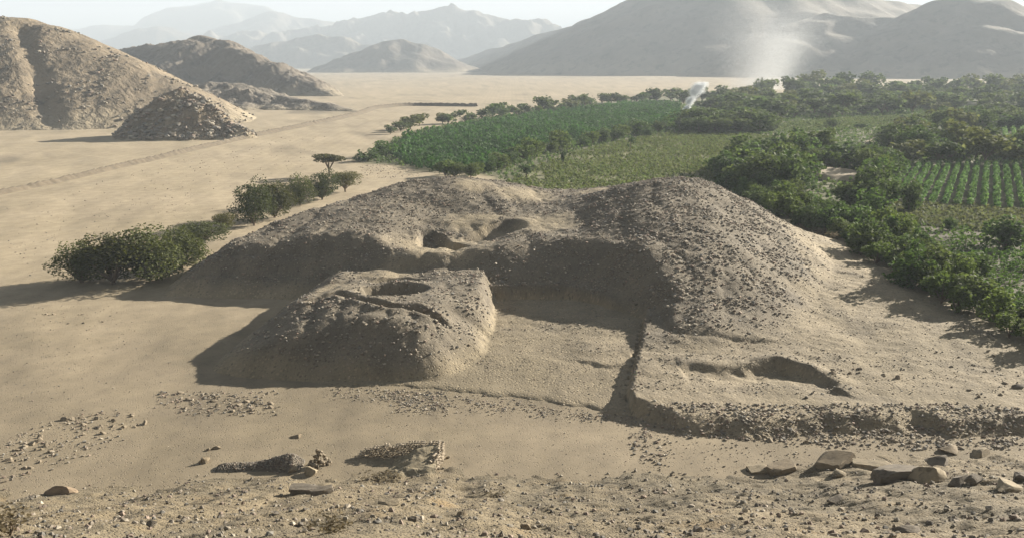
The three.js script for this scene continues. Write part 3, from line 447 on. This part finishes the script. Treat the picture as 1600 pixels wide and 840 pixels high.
function plant(kind, X, D, w, h, name, label, category, group, y) {
  const set = K[kind], i = Math.floor(plantRnd() * set.length), key = kind + i + name;
  let o = protos.get(key);
  if (o) { o = o.clone(); o.userData = {}; o.name = numbered(name); scene.add(o); }
  else { o = thing(name, 0, 0, 0); put('trunk', set[i].trunk, M.bark, o); put('crown', set[i].crown, M.leaf, o); protos.set(key, o); }
  o.position.set(X, (y ?? land(X, D)) - 0.03, -D); o.rotation.y = plantRnd() * 6.28; o.scale.set(w * (0.92 + 0.16 * plantRnd()), h, w * (0.92 + 0.16 * plantRnd()));
  return tag(o, label, category, group);
}
function plantPx(kind, px, py, wpx, hpx, name, label, category, group) { const [X, D] = G(px, py), m = perMetre(D); return plant(kind, X, D, wpx / m, hpx / m / 0.96, name, label, category, group); }
// left of the mound
const LG = 'trees in the thicket left of the mound';
plantPx('thicket', 128, 440, 92, 62, 'thicket_tree', 'leftmost dark leafy tree of the thicket left of the mound', 'tree', LG);
plantPx('thicket', 178, 443, 120, 80, 'thicket_tree', 'dark wide tree second from the left in the thicket', 'tree', LG);
plantPx('thicket', 236, 437, 120, 82, 'thicket_tree', 'dark full tree in the middle of the thicket left of the mound', 'tree', LG);
plantPx('thicket', 285, 418, 90, 62, 'thicket_tree', 'green tree of the thicket beside the foot of the mound', 'tree', LG);
plantPx('spread', 312, 394, 92, 46, 'thicket_tree', 'yellowish flat tree at the upper end of the thicket', 'tree', LG);
plantPx('spread', 350, 364, 38, 30, 'small_tree', 'small tree with bare trunk between the two thickets', 'tree');
const BG = 'trees behind the left shoulder of the mound';
plantPx('thicket', 398, 352, 68, 66, 'desert_tree', 'ragged tree with open crown nearest the left shoulder of the mound', 'tree', BG);
plantPx('thicket', 430, 340, 74, 56, 'desert_tree', 'dense dark tree behind the left shoulder of the mound', 'tree', BG);
plantPx('thicket', 468, 320, 56, 46, 'desert_tree', 'round green tree in the middle of the row behind the mound', 'tree', BG);
plantPx('thicket', 503, 312, 60, 42, 'desert_tree', 'low green tree under the flat topped tree behind the mound', 'tree', BG);
plantPx('spread', 540, 300, 52, 30, 'desert_tree', 'yellowish low tree at the right end of the row behind the mound', 'tree', BG);
plantPx('umbrella', 515, 276, 56, 36, 'umbrella_tree', 'lone flat topped tree on the pale desert behind the mound', 'tree');
// edges of the fields
function sprinkle(kind, polyPx, gap, size, hgt, seed, name, label, category, group, keep, where = () => '') {
  const rnd = random(seed), poly = polyPx.map(([x, y]) => G(x, y)), xs = poly.map((p) => p[0]), ds = poly.map((p) => p[1]), made = [], named = (s, place) => { const big = s > 1.1 ? 'large' : s < 0.88 ? 'small' : 'middling'; return [`${big} ${label}${place && ' ' + place}`, category, `${big} ${group}${place && ' ' + place}`]; };
  for (let t = 0; t < 4000; t++) { const X = mix(Math.min(...xs), Math.max(...xs), rnd()), D = mix(Math.min(...ds), Math.max(...ds), rnd()); if (inside([X, D], poly) < 0 || Math.abs(X) > D * 0.6 + 4 || made.some((p) => Math.hypot(p[0] - X, p[1] - D) < gap) || (keep && !keep(X, D))) continue; made.push([X, D]); const s = size * (0.7 + 0.6 * rnd()); plant(typeof kind === 'string' ? kind : kind[Math.floor(rnd() * kind.length)], X, D, s, s * hgt * (0.8 + 0.4 * rnd()), name, ...named(s / size, where(X, D))); }
  return made.length;
}
function rowOf(kind, linePx, n, wpx, hpx, seed, name, label, category, group) {
  const rnd = random(seed); let L = 0; const seg = []; for (let i = 0; i + 1 < linePx.length; i++) { const l = Math.hypot(linePx[i + 1][0] - linePx[i][0], linePx[i + 1][1] - linePx[i][1]); seg.push(l); L += l; }
  for (let k = 0; k < n; k++) { let t = (k + 0.5 + (rnd() - 0.5) * 0.8) / n * L, i = 0; while (i < seg.length - 1 && t > seg[i]) t -= seg[i++]; const u = t / seg[i], x = mix(linePx[i][0], linePx[i + 1][0], u), y = mix(linePx[i][1], linePx[i + 1][1], u) + (rnd() - 0.5) * 3, s = 0.7 + 0.6 * rnd(); plantPx(typeof kind === 'string' ? kind : kind[Math.floor(rnd() * kind.length)], x, y, wpx * s, hpx * s * (0.85 + 0.3 * rnd()), name, label.replace('@', ORD[k]), category, group); }
}
const ORD = 'first second third fourth fifth sixth seventh eighth ninth tenth eleventh twelfth thirteenth fourteenth fifteenth sixteenth seventeenth eighteenth nineteenth twentieth twenty-first twenty-second twenty-third twenty-fourth'.split(' ');
const counts = [], clear = (X, D) => Math.hypot((X - G(1304, 276)[0]) / 8, (D - G(1304, 276)[1]) / 15) > 1.15 && !(Math.abs(X - G(1300, 288)[0]) < 6 && D > 176 && D < 200), onSand = (X, D) => Math.hypot((X - G(1304, 276)[0]) / 7.5, (D - G(1304, 276)[1]) / 12.5) < 0.95;
counts.push(sprinkle(['bush', 'bush', 'dark'], [[1150, 300], [1200, 338], [1290, 366], [1340, 412], [1405, 450], [1470, 486], [1530, 520], [1640, 566], [1660, 535], [1545, 480], [1485, 425], [1420, 385], [1360, 358], [1290, 340], [1220, 300], [1170, 285]], 2.5, 4.2, 0.85, 201, 'hedge_bush', 'green bush in the hedge right of the mound', 'bush', 'bushes in the hedge right of the mound', (X, D) => inside([X, D], F.patch) < 0 && clear(X, D), (X, D) => (D < 100 ? 'at its near end' : D < 125 ? 'in its middle stretch' : 'at its far end')));
counts.push(sprinkle(['bush', 'dark'], [[1118, 300], [1150, 268], [1200, 248], [1290, 246], [1300, 262], [1262, 300], [1210, 300]], 4.5, 8, 0.75, 202, 'field_bush', 'dark bush in the clump between pale field and sandy clearing', 'bush', 'dark bushes between the pale field and the sandy clearing', clear));
counts.push(sprinkle(['dark', 'bush'], [[1345, 250], [1390, 262], [1395, 285], [1370, 300], [1385, 330], [1365, 345], [1330, 330], [1300, 300], [1345, 290]], 4, 6.5, 0.8, 203, 'clearing_bush', 'green bush on the right side of the sandy clearing', 'bush', 'bushes right of the sandy clearing', clear));
counts.push(sprinkle(['far', 'dark'], [[1385, 222], [1440, 200], [1490, 192], [1640, 186], [1640, 202], [1500, 206], [1490, 232], [1560, 240], [1640, 240], [1640, 254], [1460, 256], [1400, 252]], 6.5, 9, 0.7, 204, 'valley_tree', 'dark tree in the grove between the planted rows', 'tree', 'trees between the planted rows', null, (X, D) => (X / D > 0.5 ? 'near the right edge' : 'toward the middle')));
counts.push(sprinkle('far', [[1100, 170], [1180, 158], [1300, 153], [1450, 152], [1640, 150], [1640, 180], [1440, 176], [1330, 182], [1225, 190], [1110, 188]], 14, 15, 0.55, 205, 'valley_tree', 'dark tree in the hazy wood beyond the fields', 'tree', 'trees of the hazy wood beyond the fields', null, (X, D) => (X / D < 0.33 ? 'at its left end' : X / D < 0.45 ? 'in its middle' : 'at its right end')));
counts.push(sprinkle('far', [[1175, 152], [1260, 147], [1420, 145], [1640, 143], [1640, 150], [1400, 152], [1180, 158]], 24, 18, 0.7, 206, 'valley_tree', 'pale tree in the last row before the hills', 'tree', 'trees in the last row before the hills', null, (X, D) => (X / D < 0.33 ? 'at its left end' : X / D < 0.45 ? 'in its middle' : 'at its right end')));
counts.push(sprinkle(['far', 'dark'], [[1070, 198], [1110, 190], [1190, 196], [1210, 207], [1130, 210], [1075, 207]], 6, 10, 0.6, 207, 'valley_tree', 'dark tree in the clump below the white smoke', 'tree', 'trees below the white smoke'));
rowOf(['dark', 'bush'], [[690, 274], [735, 277], [770, 268], [815, 250], [870, 236], [930, 226], [985, 214], [1050, 203]], 22, 34, 22, 208, 'border_bush', '@ dark bush from the left on the border between orchard and pale field', 'bush', 'bushes between the orchard and the pale field');
rowOf('bush', [[572, 250], [600, 246], [625, 232]], 5, 34, 18, 209, 'orchard_edge_bush', '@ green bush from the left at the near corner of the orchard', 'bush', 'bushes at the near left corner of the orchard');
rowOf('far', [[592, 212], [620, 210], [652, 198], [680, 195], [708, 193], [735, 192]], 7, 32, 19, 210, 'orchard_tree', '@ round tree from the left along the desert edge of the orchard', 'tree', 'trees along the desert edge of the orchard');
rowOf('far', [[750, 187], [800, 181], [860, 178], [900, 170], [940, 163], [1000, 160], [1062, 157]], 24, 30, 17, 211, 'orchard_tree', '@ tree from the left in the row along the far edge of the orchard', 'tree', 'trees along the far edge of the orchard');
rowOf('far', [[1060, 160], [1120, 158], [1180, 160]], 7, 30, 20, 212, 'valley_tree', '@ tree from the left in the row behind the white smoke', 'tree', 'trees behind the white smoke');
for (const [k, x, y, w, h, l, c] of [['young', 985, 236, 16, 24, 'thin young tree alone in the pale field', 'tree'], ['young', 880, 262, 9, 26, 'slender small tree near the left side of the pale field', 'tree'], ['young', 822, 279, 24, 22, 'small tree standing behind the dip in the rim of the mound', 'tree'], ['dark', 1015, 213, 24, 15, 'round dark bush on the far border of the pale field', 'bush'], ['dark', 1484, 360, 22, 20, 'small round bush alone in the grass below the vine rows', 'bush'], ['dark', 1422, 330, 42, 44, 'dark upright bush in front of the vine rows', 'bush'], ['dark', 1572, 388, 72, 50, 'big dark tree at the right edge between grass and creepers', 'tree'], ['dark', 1322, 258, 84, 42, 'wide dark tree behind the sandy clearing', 'tree'], ['dark', 1258, 236, 36, 16, 'low dark bush at the right end of the pale field', 'bush'], ['dark', 1302, 200, 24, 14, 'pair of dark bushes on the track across the far field', 'bush'], ['dark', 1345, 200, 24, 8, 'low dark bush right of the tall bush on the far field track', 'bush'], ['dry', 1280, 372, 34, 16, 'dry reddish bush at the right foot of the mound', 'bush'], ['dry', 1300, 384, 26, 12, 'smaller dry reddish bush below the other dry bush', 'bush'], ['young', 1408, 190, 22, 20, 'round tree standing at the end of the far field', 'tree']])
  plantPx(k, x, y, w, h, c === 'tree' ? 'field_tree' : 'lone_bush', l, c);

// ---------------------------------------------------------------- crops: nobody could count them
function tuft(seed, n, leaf, w, h, rgb) { return foliage(seed, [[0, h * 0.5, 0, w * 0.5, h * 0.5, w * 0.5]], n, leaf, rgb, 0.1); }
function crop(name, label, proto, places, seed, vary = 0.3) {
  const rnd = random(seed), o = new THREE.InstancedMesh(proto, M.leaf, places.length), m4 = new THREE.Matrix4(), q = new THREE.Quaternion(), c = new THREE.Color(), up = new THREE.Vector3(0, 1, 0);
  places.forEach(([X, D, s, tone = 1], i) => { m4.compose(new THREE.Vector3(X, plain(X, D) - 0.05, -D), q.setFromAxisAngle(up, rnd() * 6.28), new THREE.Vector3(s * (0.85 + 0.3 * rnd()), s * (0.8 + 0.4 * rnd()), s * (0.85 + 0.3 * rnd()))); o.setMatrixAt(i, m4); const v = (1 - vary / 2 + vary * rnd()) * tone; o.setColorAt(i, c.setRGB(v * (0.95 + 0.15 * rnd()), v, v)); });
  o.name = numbered(name); o.castShadow = o.receiveShadow = true; scene.add(o); return tag(o, label, 'crop', null, 'stuff');
}
function grid(poly, dx, dd, jit, seed, turn = 0, keep) {
  const rnd = random(seed), out = [], xs = poly.map((p) => p[0]), ds = poly.map((p) => p[1]), cx = (Math.min(...xs) + Math.max(...xs)) / 2, cd = (Math.min(...ds) + Math.max(...ds)) / 2, R = Math.hypot(Math.max(...xs) - cx, Math.max(...ds) - cd), c = Math.cos(turn), s = Math.sin(turn);
  for (let a = -R; a < R; a += dx) for (let b = -R; b < R; b += dd) { const u = a + (rnd() - 0.5) * jit, v = b + (rnd() - 0.5) * jit, X = cx + u * c - v * s, D = cd + u * s + v * c; if (Math.abs(X) > D * 0.62 + 5 || inside([X, D], poly) < 0 || (keep && !keep(X, D, rnd))) continue; out.push([X, D, 0.75 + 0.5 * rnd()]); }
  return out;
}
crop('orchard_plants', 'dense dark green leafy plants filling the field behind the mound', tuft(301, 80, 0.62, 2.1, 2.6, [0.068, 0.155, 0.034]), grid(F.orchard, 3.3, 3.3, 1.5, 1, 0.3).map((p) => { p[3] = 0.8 + 0.5 * clamp(0.5 + noise(p[0] / 25, p[1] / 25)); return p; }), 1);
crop('meadow_plants', 'pale green low crop in the open field behind the mound', tuft(302, 20, 0.42, 0.85, 0.8, [0.185, 0.235, 0.075]), grid(F.meadow, 2.3, 0.75, 0.35, 2, 0.5, (X, D, r) => r() < 0.82 - 0.5 * step(0.1, 0.4, noise(X / 12, D / 12))), 2);
crop('far_field_plants', 'pale green crop in the small far field below the wood', tuft(303, 14, 0.6, 1, 0.6, [0.19, 0.25, 0.085]), grid(F.far, 1.9, 1.9, 1, 3), 3);
crop('vine_rows', 'light green vines in straight rows at the right edge', tuft(304, 46, 0.42, 0.95, 1.5, [0.14, 0.25, 0.07]), grid(F.vines, 2.15, 0.75, 0.25, 4, -0.47), 4);
crop('vine_rows', 'pale hazy vines in straight rows before the far wood', tuft(305, 30, 0.5, 1.3, 1.7, [0.2, 0.32, 0.11]), grid(F.rows, 3.0, 1.2, 0.3, 5, -0.47), 5);
crop('grass', 'yellowish green grass below the straight vine rows', tuft(306, 16, 0.4, 1.0, 0.5, [0.15, 0.175, 0.065]), grid(F.grass, 0.8, 0.8, 0.7, 6), 6);
crop('creepers', 'lumpy green creepers in rows at the right edge', tuft(307, 170, 0.3, 2.7, 1.5, [0.10, 0.18, 0.035]), grid(F.lumps, 3.7, 2.4, 0.9, 7, 0.9), 7);
crop('creepers', 'small lumpy patch of creepers inside the hedge', tuft(308, 120, 0.3, 2.1, 1.2, [0.11, 0.2, 0.04]), grid(F.patch, 3, 1.9, 0.5, 8, 0.9), 8);
crop('undergrowth', 'mixed low green undergrowth between the fields', tuft(309, 22, 0.6, 1.5, 0.9, [0.13, 0.2, 0.055]), grid(green, 2.6, 2.6, 2.2, 9, 0.2, (X, D) => D < 560 && Object.values(F).every((f) => inside([X, D], f) < 0) && inside([X, D], green) > 1 && !onSand(X, D)), 9, 0.6);
// ---------------------------------------------------------------- boulders, heaps, the stone enclosure
const rockShapes = [1, 2, 3, 4, 5].map((i) => rock(400 + i * 13, 2, 0.75, 0.4, [0.34, 0.285, 0.21]));
function boulder(name, px, py, w, h, deep, seed, turn, tilt, label, category, tone, group, block = /slab|block/.test(label)) {   // px, py: middle of its foot; w, h in picture pixels
  const [X, D, y] = hit(px, py), m = perMetre(D), W = w / m / 1.75, H = h / m / 1.7;
  const o = put(name, rock(seed, 3, 1, 0.45, tone || [0.36, 0.29, 0.2], block), M.boulder); o.scale.set(W * 1.12, H, W * deep); o.rotation.set(tilt, turn, tilt * 0.6); o.position.set(X, y + H * 0.2, -D - W * deep * 0.5); return tag(o, label, category, group);
}
const tan = [0.29, 0.235, 0.16], ash = [0.22, 0.19, 0.15], buff = [0.37, 0.31, 0.215];
boulder('boulder', 1308, 733, 84, 30, 0.6, 501, 0.3, 0.05, 'biggest humped brown boulder in the boulder row at right', 'boulder', tan);
boulder('boulder', 1366, 735, 52, 17, 0.5, 502, -0.2, 0.02, 'flat topped buff block right beside the biggest boulder', 'boulder', buff);
boulder('boulder', 1408, 748, 72, 24, 0.45, 503, 0.2, -0.08, 'broad low grey slab in the middle of the boulder row', 'boulder', ash);
boulder('boulder', 1462, 754, 66, 32, 0.7, 504, 0.5, 0.12, 'smooth pale rounded boulder in the boulder row', 'boulder', buff);
boulder('boulder', 1502, 759, 36, 22, 0.8, 505, 0.9, 0.1, 'dark wedge shaped rock at the right of the pale rounded boulder', 'rock', ash);
boulder('boulder', 1526, 757, 26, 18, 0.8, 506, 0.2, 0.3, 'small dark rock at the right end of the boulder row', 'rock', ash);
boulder('boulder', 1223, 740, 40, 20, 0.7, 507, 0.4, 0.05, 'brown block with square top at the left end of the boulder row', 'rock', tan);
boulder('boulder', 1188, 738, 30, 10, 0.8, 508, 0.1, 0.1, 'flat pale stone just left of the brown block', 'rock', buff);
boulder('boulder', 1312, 742, 26, 12, 0.8, 509, 0.1, 0.1, 'small angular stone in front of the biggest boulder', 'rock', buff);
boulder('boulder', 1473, 727, 44, 14, 0.8, 510, 0.6, 0.05, 'grey stone on the track behind the pale rounded boulder', 'rock', ash);
boulder('boulder', 1490, 708, 34, 14, 0.8, 511, 0.2, 0.05, 'brown stone at the foot of the dark stony bank', 'rock', tan);
boulder('boulder', 1535, 714, 36, 12, 0.8, 512, 0.6, 0.1, 'pale broken stones right of the brown stone under the bank', 'rock', buff);
boulder('boulder', 1578, 768, 50, 24, 0.8, 513, 0.7, -0.1, 'pointed pale rock at the right edge below the boulder row', 'rock', buff);
boulder('boulder', 1600, 752, 34, 20, 0.8, 514, 0.2, 0.1, 'dark rock cut by the right edge of the view', 'rock', ash);
boulder('boulder', 1592, 606, 18, 9, 0.8, 515, 0.2, 0.1, 'dark stone on the sand near the right edge', 'rock', ash);
boulder('boulder', 90, 773, 52, 19, 0.6, 566, 0.1, 0.03, 'long brown boulder lying at the left foot of the slope', 'boulder', [0.33, 0.25, 0.17]);
boulder('slab', 478, 772, 46, 17, 0.5, 522, -0.1, 0.02, 'larger square grey slab of the pair below the gravel heap', 'slab', ash);
boulder('slab', 502, 771, 30, 12, 0.5, 523, 0.4, 0.06, 'smaller tilted dark slab of the pair below the gravel heap', 'slab', ash);
boulder('boulder', 318, 724, 20, 16, 0.9, 524, 0.4, 0.1, 'upright reddish stone left of the gravel heap', 'rock', tan);
boulder('boulder', 338, 702, 14, 8, 0.9, 525, 0.4, 0.1, 'small round stone on the flat above the upright stone', 'rock', tan);
boulder('boulder', 324, 704, 10, 6, 0.9, 526, 0.4, 0.1, 'smaller stone left of the small round stone on the flat', 'rock', tan);
boulder('boulder', 461, 684, 16, 7, 0.9, 527, 0.1, 0.1, 'lone brown stone on the flat above the stone pile', 'rock', tan);
boulder('boulder', 463, 722, 16, 9, 0.9, 528, 0.4, 0.1, 'flat pale stone on top of the gravel heap', 'rock', buff);
boulder('boulder', 456, 738, 22, 17, 0.8, 529, 0.8, 0.2, 'split pale boulder at the right end of the gravel heap', 'rock', buff);
boulder('boulder', 484, 743, 30, 16, 0.8, 530, 0.3, 0.1, 'yellowish broken rock right of the gravel heap', 'rock', buff);
boulder('boulder', 700, 716, 7, 7, 0.9, 531, 0.3, 0.1, 'round reddish stone against the outer wall of the stone enclosure', 'rock', tan);
boulder('boulder', 1262, 622, 9, 6, 0.9, 532, 0.1, 0.1, 'stone at the right end of the dark hollow', 'rock', ash);
boulder('boulder', 647, 815, 18, 11, 0.9, 533, 0.1, 0.1, 'dark stone low on the slope below the enclosure', 'rock', ash);
boulder('boulder', 820, 826, 20, 11, 0.9, 534, 0.8, 0.1, 'dark brown stone on the slope near the middle of the bottom edge', 'rock', tan);
boulder('boulder', 722, 806, 16, 9, 0.9, 535, 0.5, 0.1, 'reddish brown stone on the slope right of the dark stone', 'rock', tan);
boulder('boulder', 1418, 832, 36, 13, 0.7, 536, 0.2, 0.05, 'wide dark flat stone near the bottom right corner', 'rock', ash);
boulder('boulder', 1310, 782, 28, 8, 0.7, 537, 0.2, 0.05, 'flat grey stone on the slope below the boulder row', 'rock', ash);
boulder('boulder', 235, 823, 18, 10, 0.9, 538, 0.2, 0.1, 'grey stone on the slope near the bottom left corner', 'rock', ash);
boulder('boulder', 604, 789, 30, 8, 0.8, 539, 0.1, 0.1, 'flat pale stone on the slope below the dry brown patch', 'rock', buff);

{ // loose rocks one can pick out, by area
  const rnd = random(77), areas = [
    [[[250, 612], [420, 615], [425, 648], [310, 645], [245, 630]], 46, 11, 'loose brown stone in front of the shaded tip of the low platform', 'stones in front of the low platform'],
    [[[90, 655], [215, 640], [230, 668], [120, 682]], 34, 12, 'loose pale stone in the drift on the left part of the flat', 'stones in the drift on the flat at left'],
    [[[0, 700], [60, 678], [85, 710], [30, 750], [0, 760]], 30, 13, 'loose stone in the drift at the left edge', 'stones in the drift at the left edge'],
    [[[60, 488], [150, 490], [170, 505], [60, 505]], 14, 8, 'small stone in the line below the shadow of the thicket', 'stones below the shadow of the thicket'],
    [[[1290, 570], [1400, 580], [1420, 610], [1300, 620]], 22, 9, 'dark stone on the pale sand right of the hollow', 'stones right of the hollow'],
    [[[1450, 570], [1600, 560], [1600, 640], [1480, 640]], 20, 10, 'stone scattered on the sand toward the green hedge', 'stones on the sand toward the hedge'],
    [[[1100, 684], [1500, 672], [1560, 706], [1300, 700], [1120, 700]], 44, 12, 'stone lying below the dark stony bank at right', 'stones below the stony bank'],
  ];
  for (const [polyPx, n, size, label, group] of areas) {
    const poly = polyPx.map(([x, y]) => G(x, y)), xs = poly.map((p) => p[0]), ds = poly.map((p) => p[1]);
    for (let k = 0, t = 0; k < n && t < 4000; t++) {
      const X = mix(Math.min(...xs), Math.max(...xs), rnd()), D = mix(Math.min(...ds), Math.max(...ds), rnd()); if (inside([X, D], poly) < 0) continue; k++;
      const s = size / perMetre(D) * (0.3 + 0.8 * Math.pow(rnd(), 2)) * 0.52, o = put('loose_rock', rockShapes[Math.floor(rnd() * 5)], M.boulder); o.position.set(X, land(X, D) + s * 0.12, -D); o.rotation.set(rnd() * 0.5, rnd() * 6, rnd() * 0.5); o.scale.set(s * (0.8 + 0.6 * rnd()), s * (0.6 + 0.5 * rnd()), s * (0.8 + 0.5 * rnd())); tag(o, label, 'stone', group);
    }
  }
}
{ // the stone pile
  const [X, D, y] = hit(500, 726), rnd = random(5), t = thing('stone_pile', X, y, -D, 'upright pile of rough pale stones between gravel heap and stone enclosure', 'stone pile');
  for (let i = 0; i < 34; i++) { const a = rnd() * 6.28, h = Math.pow(rnd(), 1.2) * 0.95, r = (1 - h * 0.85) * 0.72 * Math.sqrt(rnd()), s = 0.13 + 0.1 * rnd(), o = put('stone', rockShapes[i % 5], M.boulder, t); o.position.set(Math.cos(a) * r * 1.1, h + 0.05, Math.sin(a) * r); o.rotation.set(rnd() * 3, rnd() * 6, rnd() * 3); o.scale.set(s * 1.2, s * 0.9, s); }
}
{ // the gravel heap
  const a = hit(335, 740), b = hit(468, 722), cx = (a[0] + b[0]) / 2, cd = (a[1] + b[1]) / 2 + 0.2, t = thing('gravel_heap', cx, 0, -cd, 'long heap of dark grey gravel at the foot of the slope', 'gravel heap');
  const f = (x, d) => { const u = x / 3.0, h = mix(0.32, 0.85, step(-0.2, 0.75, u)) * (1 - step(0.72, 1.02, Math.abs(u))); return h * Math.max(0, 1 - (Math.abs(d - 0.25 * u) / (0.75 + 0.35 * step(0, 0.8, u))) ** 1.6) + 0.06 * noise(x * 2.4, d * 2.4); };
  const g = sheet(range(-3.4, 3.4, 0.1), range(-1.4, 1.6, 0.1), (x, d) => [x, d, land(cx + x, cd + d) + f(x, d) - 0.06], () => [0.2, 0.175, 0.14], true); put('heap', g, M.rubble, t);
  const rnd = random(6), list = []; while (list.length < 2600) { const x = (rnd() * 2 - 1) * 3.3, d = rnd() * 3 - 1.4; if (f(x, d) < 0.09 + 0.1 * rnd()) continue; list.push([x, d, land(cx + x, cd + d) + f(x, d) - 0.05, 0.07 + 0.13 * rnd() * rnd(), 0.8]); }
  scatter('gravel', t, list, 4);
}
{ // the stone enclosure
  const P = [G(556, 716), G(572, 713), G(640, 712), G(690, 711), G(688, 722), G(667, 746)], H = [0.1, 0.62, 0.95, 1.0, 1.0, 0.42], rnd = random(8), t = thing('stone_enclosure', P[2][0], 0, -P[2][1], 'small roofless stone enclosure half filled with earth at the foot of the slope', 'stone ruin'), geo = [];
  for (let i = 0; i < 5; i++) {
    const [ax, ad] = P[i], [bx, bd] = P[i + 1], L = Math.hypot(bx - ax, bd - ad), nx = -(bd - ad) / L, nd = (bx - ax) / L;
    for (let row = 0; row < 8; row++) for (let q = 0; q < L; q += 0.2) for (const side of [-1, 1]) {
      const u = clamp((q + (row % 2) * 0.1 + rnd() * 0.05) / L), h = mix(H[i], H[i + 1], u) + 0.1 * noise(i + q * 2, 3), y = 0.07 + row * 0.145; if (y > h) continue;
      const g = rockShapes[Math.floor(rnd() * 5)].clone(), k = 0.85 + 0.35 * rnd(); g.scale(0.125 * k, 0.095 * k, 0.13 * k); g.rotateY(rnd() * 0.6 + Math.atan2(bd - ad, bx - ax)); g.rotateZ(rnd() * 0.4 - 0.2);
      const X = mix(ax, bx, u) + nx * 0.13 * side, D = mix(ad, bd, u) + nd * 0.13 * side; g.translate(X - P[2][0], plain(X, D) + y + 0.03 * rnd(), -D + P[2][1]); const c = g.attributes.color, tone = 0.8 + 0.5 * rnd(); for (let n = 0; n < c.count; n++) c.setXYZ(n, c.getX(n) * tone, c.getY(n) * tone, c.getZ(n) * tone); geo.push(g);
    }
  }
  const w = put('wall_stones', mergeGeometries(geo), M.stone, t); w.userData.kind = 'stuff';
  const x0 = G(590, 730)[0], x1 = P[3][0] - 0.1, d1 = P[2][1] - 0.12, d0 = P[5][1] - 0.5;
  const f = (X, D) => 0.92 * step(-0.1, 2.3, (X - x0) - 0.55 * (D - d0) * 0.4 + 0.35 * fbm(X * 1.2, D * 1.2, 3)) * mix(0.45, 1, clamp((D - d0) / 3.2)) * step(-0.2, 0.7, D - d0) + 0.05 * fbm(X * 1.6, D * 1.6, 3);
  const g = sheet(range(x0 - 0.4, x1, 0.07), range(d0 - 0.5, d1, 0.07), (X, D) => [X, D, land(X, D) + f(X, D) - 0.08], (X, D) => { const v = 1 + 0.3 * fbm(X * 2, D * 2, 3); return [0.34 * v, 0.29 * v, 0.195 * v]; }, true); g.translate(-P[2][0], 0, P[2][1]); put('earth_fill', g, M.sand, t);
}
{ // dry plants of the slope
  for (const [x, y, w, h, l] of [[14, 838, 70, 44, 'yellowish dry shrub in the bottom left corner'], [515, 832, 60, 26, 'low dry brownish shrub near the bottom edge left of the middle'], [595, 752, 66, 12, 'dry brown plants in front of the stone enclosure'], [775, 776, 40, 8, 'small dry tuft on the slope below the flat']]) { const [X, D, yy] = hit(x, Math.min(y, 836)), m = perMetre(D); plant('dry', X, D, w / m, h / m, 'dry_shrub', l, 'shrub', null, yy); }
}
{ // the sandy clearing among the bushes and the track beyond
  const [cx, cd] = G(1304, 276), R = (x, d) => Math.hypot(x / 7.5, d / 12.5) + 0.16 * noise(x / 3, d / 4);
  const g = sheet(range(-12, 12, 0.5), range(-18, 18, 0.7), (x, d) => [cx + x, cd + d, plain(cx + x, cd + d) + 1.5 * (1 - step(0.62, 1.05, R(x, d))) - 0.2], () => [0.42, 0.355, 0.25], true); tag(put('sand_clearing', g, M.sand), null, null, null, 'structure');
  const line = [[1335, 240], [1362, 222], [1385, 206], [1394, 198]].map(([x, y]) => G(x, y));
  const p = sheet(range(0, 60, 1), [-1.6, -0.8, 0.8, 1.6], (i, v) => { const u = i / 60 * 3, k = Math.min(2, Math.floor(u)), a = line[k], b = line[k + 1]; const X = mix(a[0], b[0], u - k) + v * (1 + 0.3 * noise(i / 5, v)), D = mix(a[1], b[1], u - k); return [X, D, plain(X, D) + 0.25]; }, () => [0.4, 0.34, 0.24], true); tag(put('dirt_path', p, M.sand), null, null, null, 'structure');
}
{ // smoke: countless fine flecks
  const fleck = new THREE.OctahedronGeometry(1, 0);
  function smoke(label, n, r, seed, place) {
    const rnd = random(seed), gauss = () => (rnd() + rnd() + rnd() + rnd() - 2) * 0.87, o = new THREE.InstancedMesh(fleck, M.smoke, n), m4 = new THREE.Matrix4(), q = new THREE.Quaternion(), e = new THREE.Euler();
    for (let i = 0; i < n; i++) { const [X, y, D] = place(rnd, gauss); const s = r * (0.6 + 0.8 * rnd()); m4.compose(new THREE.Vector3(X, y, -D), q.setFromEuler(e.set(rnd() * 6, rnd() * 6, rnd() * 6)), new THREE.Vector3(s, s, s)); o.setMatrixAt(i, m4); }
    o.name = numbered('smoke_plume'); o.castShadow = o.receiveShadow = true; scene.add(o); return tag(o, label, 'smoke', null, 'stuff');
  }
  const [sx, sd] = G(1066, 183);
  smoke('dense white smoke plume rising from the edge of the trees', 20000, 0.075, 91, (rnd, gauss) => { const t = Math.pow(rnd(), 0.75), w = 0.5 + 4.4 * t; const puff = Math.floor(rnd() * 14), px = (hash(puff, 5) - 0.5) * 2.2 * w, py = (hash(puff, 8)) * 15; const use = rnd() < 0.6; return use ? [sx + 0.55 * py + (hash(puff, 5) - 0.5) * (0.6 + py * 0.3) + gauss() * (0.45 + py * 0.13), 0.3 + py + gauss() * (0.4 + py * 0.06), sd + gauss() * (0.4 + py * 0.1)] : [sx + 0.58 * t * 16 + gauss() * w * 0.7, 0.3 + t * 16, sd + gauss() * w * 0.7]; });
  const [tx, td] = G(1150, 140);
  smoke('tall thin veil of smoke drifting before the hazy hills', 380000, 0.062, 92, (rnd, gauss) => { const t = rnd(), k = Math.floor(rnd() * 9), wob = (hash(k, 3) - 0.5) * 34 * (0.4 + t); return [tx + wob + gauss() * (14 + 18 * t) + 18 * t + 10 * Math.sin(t * 3 + k), t * 95 * (0.4 + 0.6 * hash(k, 9)) + 2, td - 60 + gauss() * 40]; });
}
console.log('trees', counts.join(' '));

renderer.render(scene, camera);
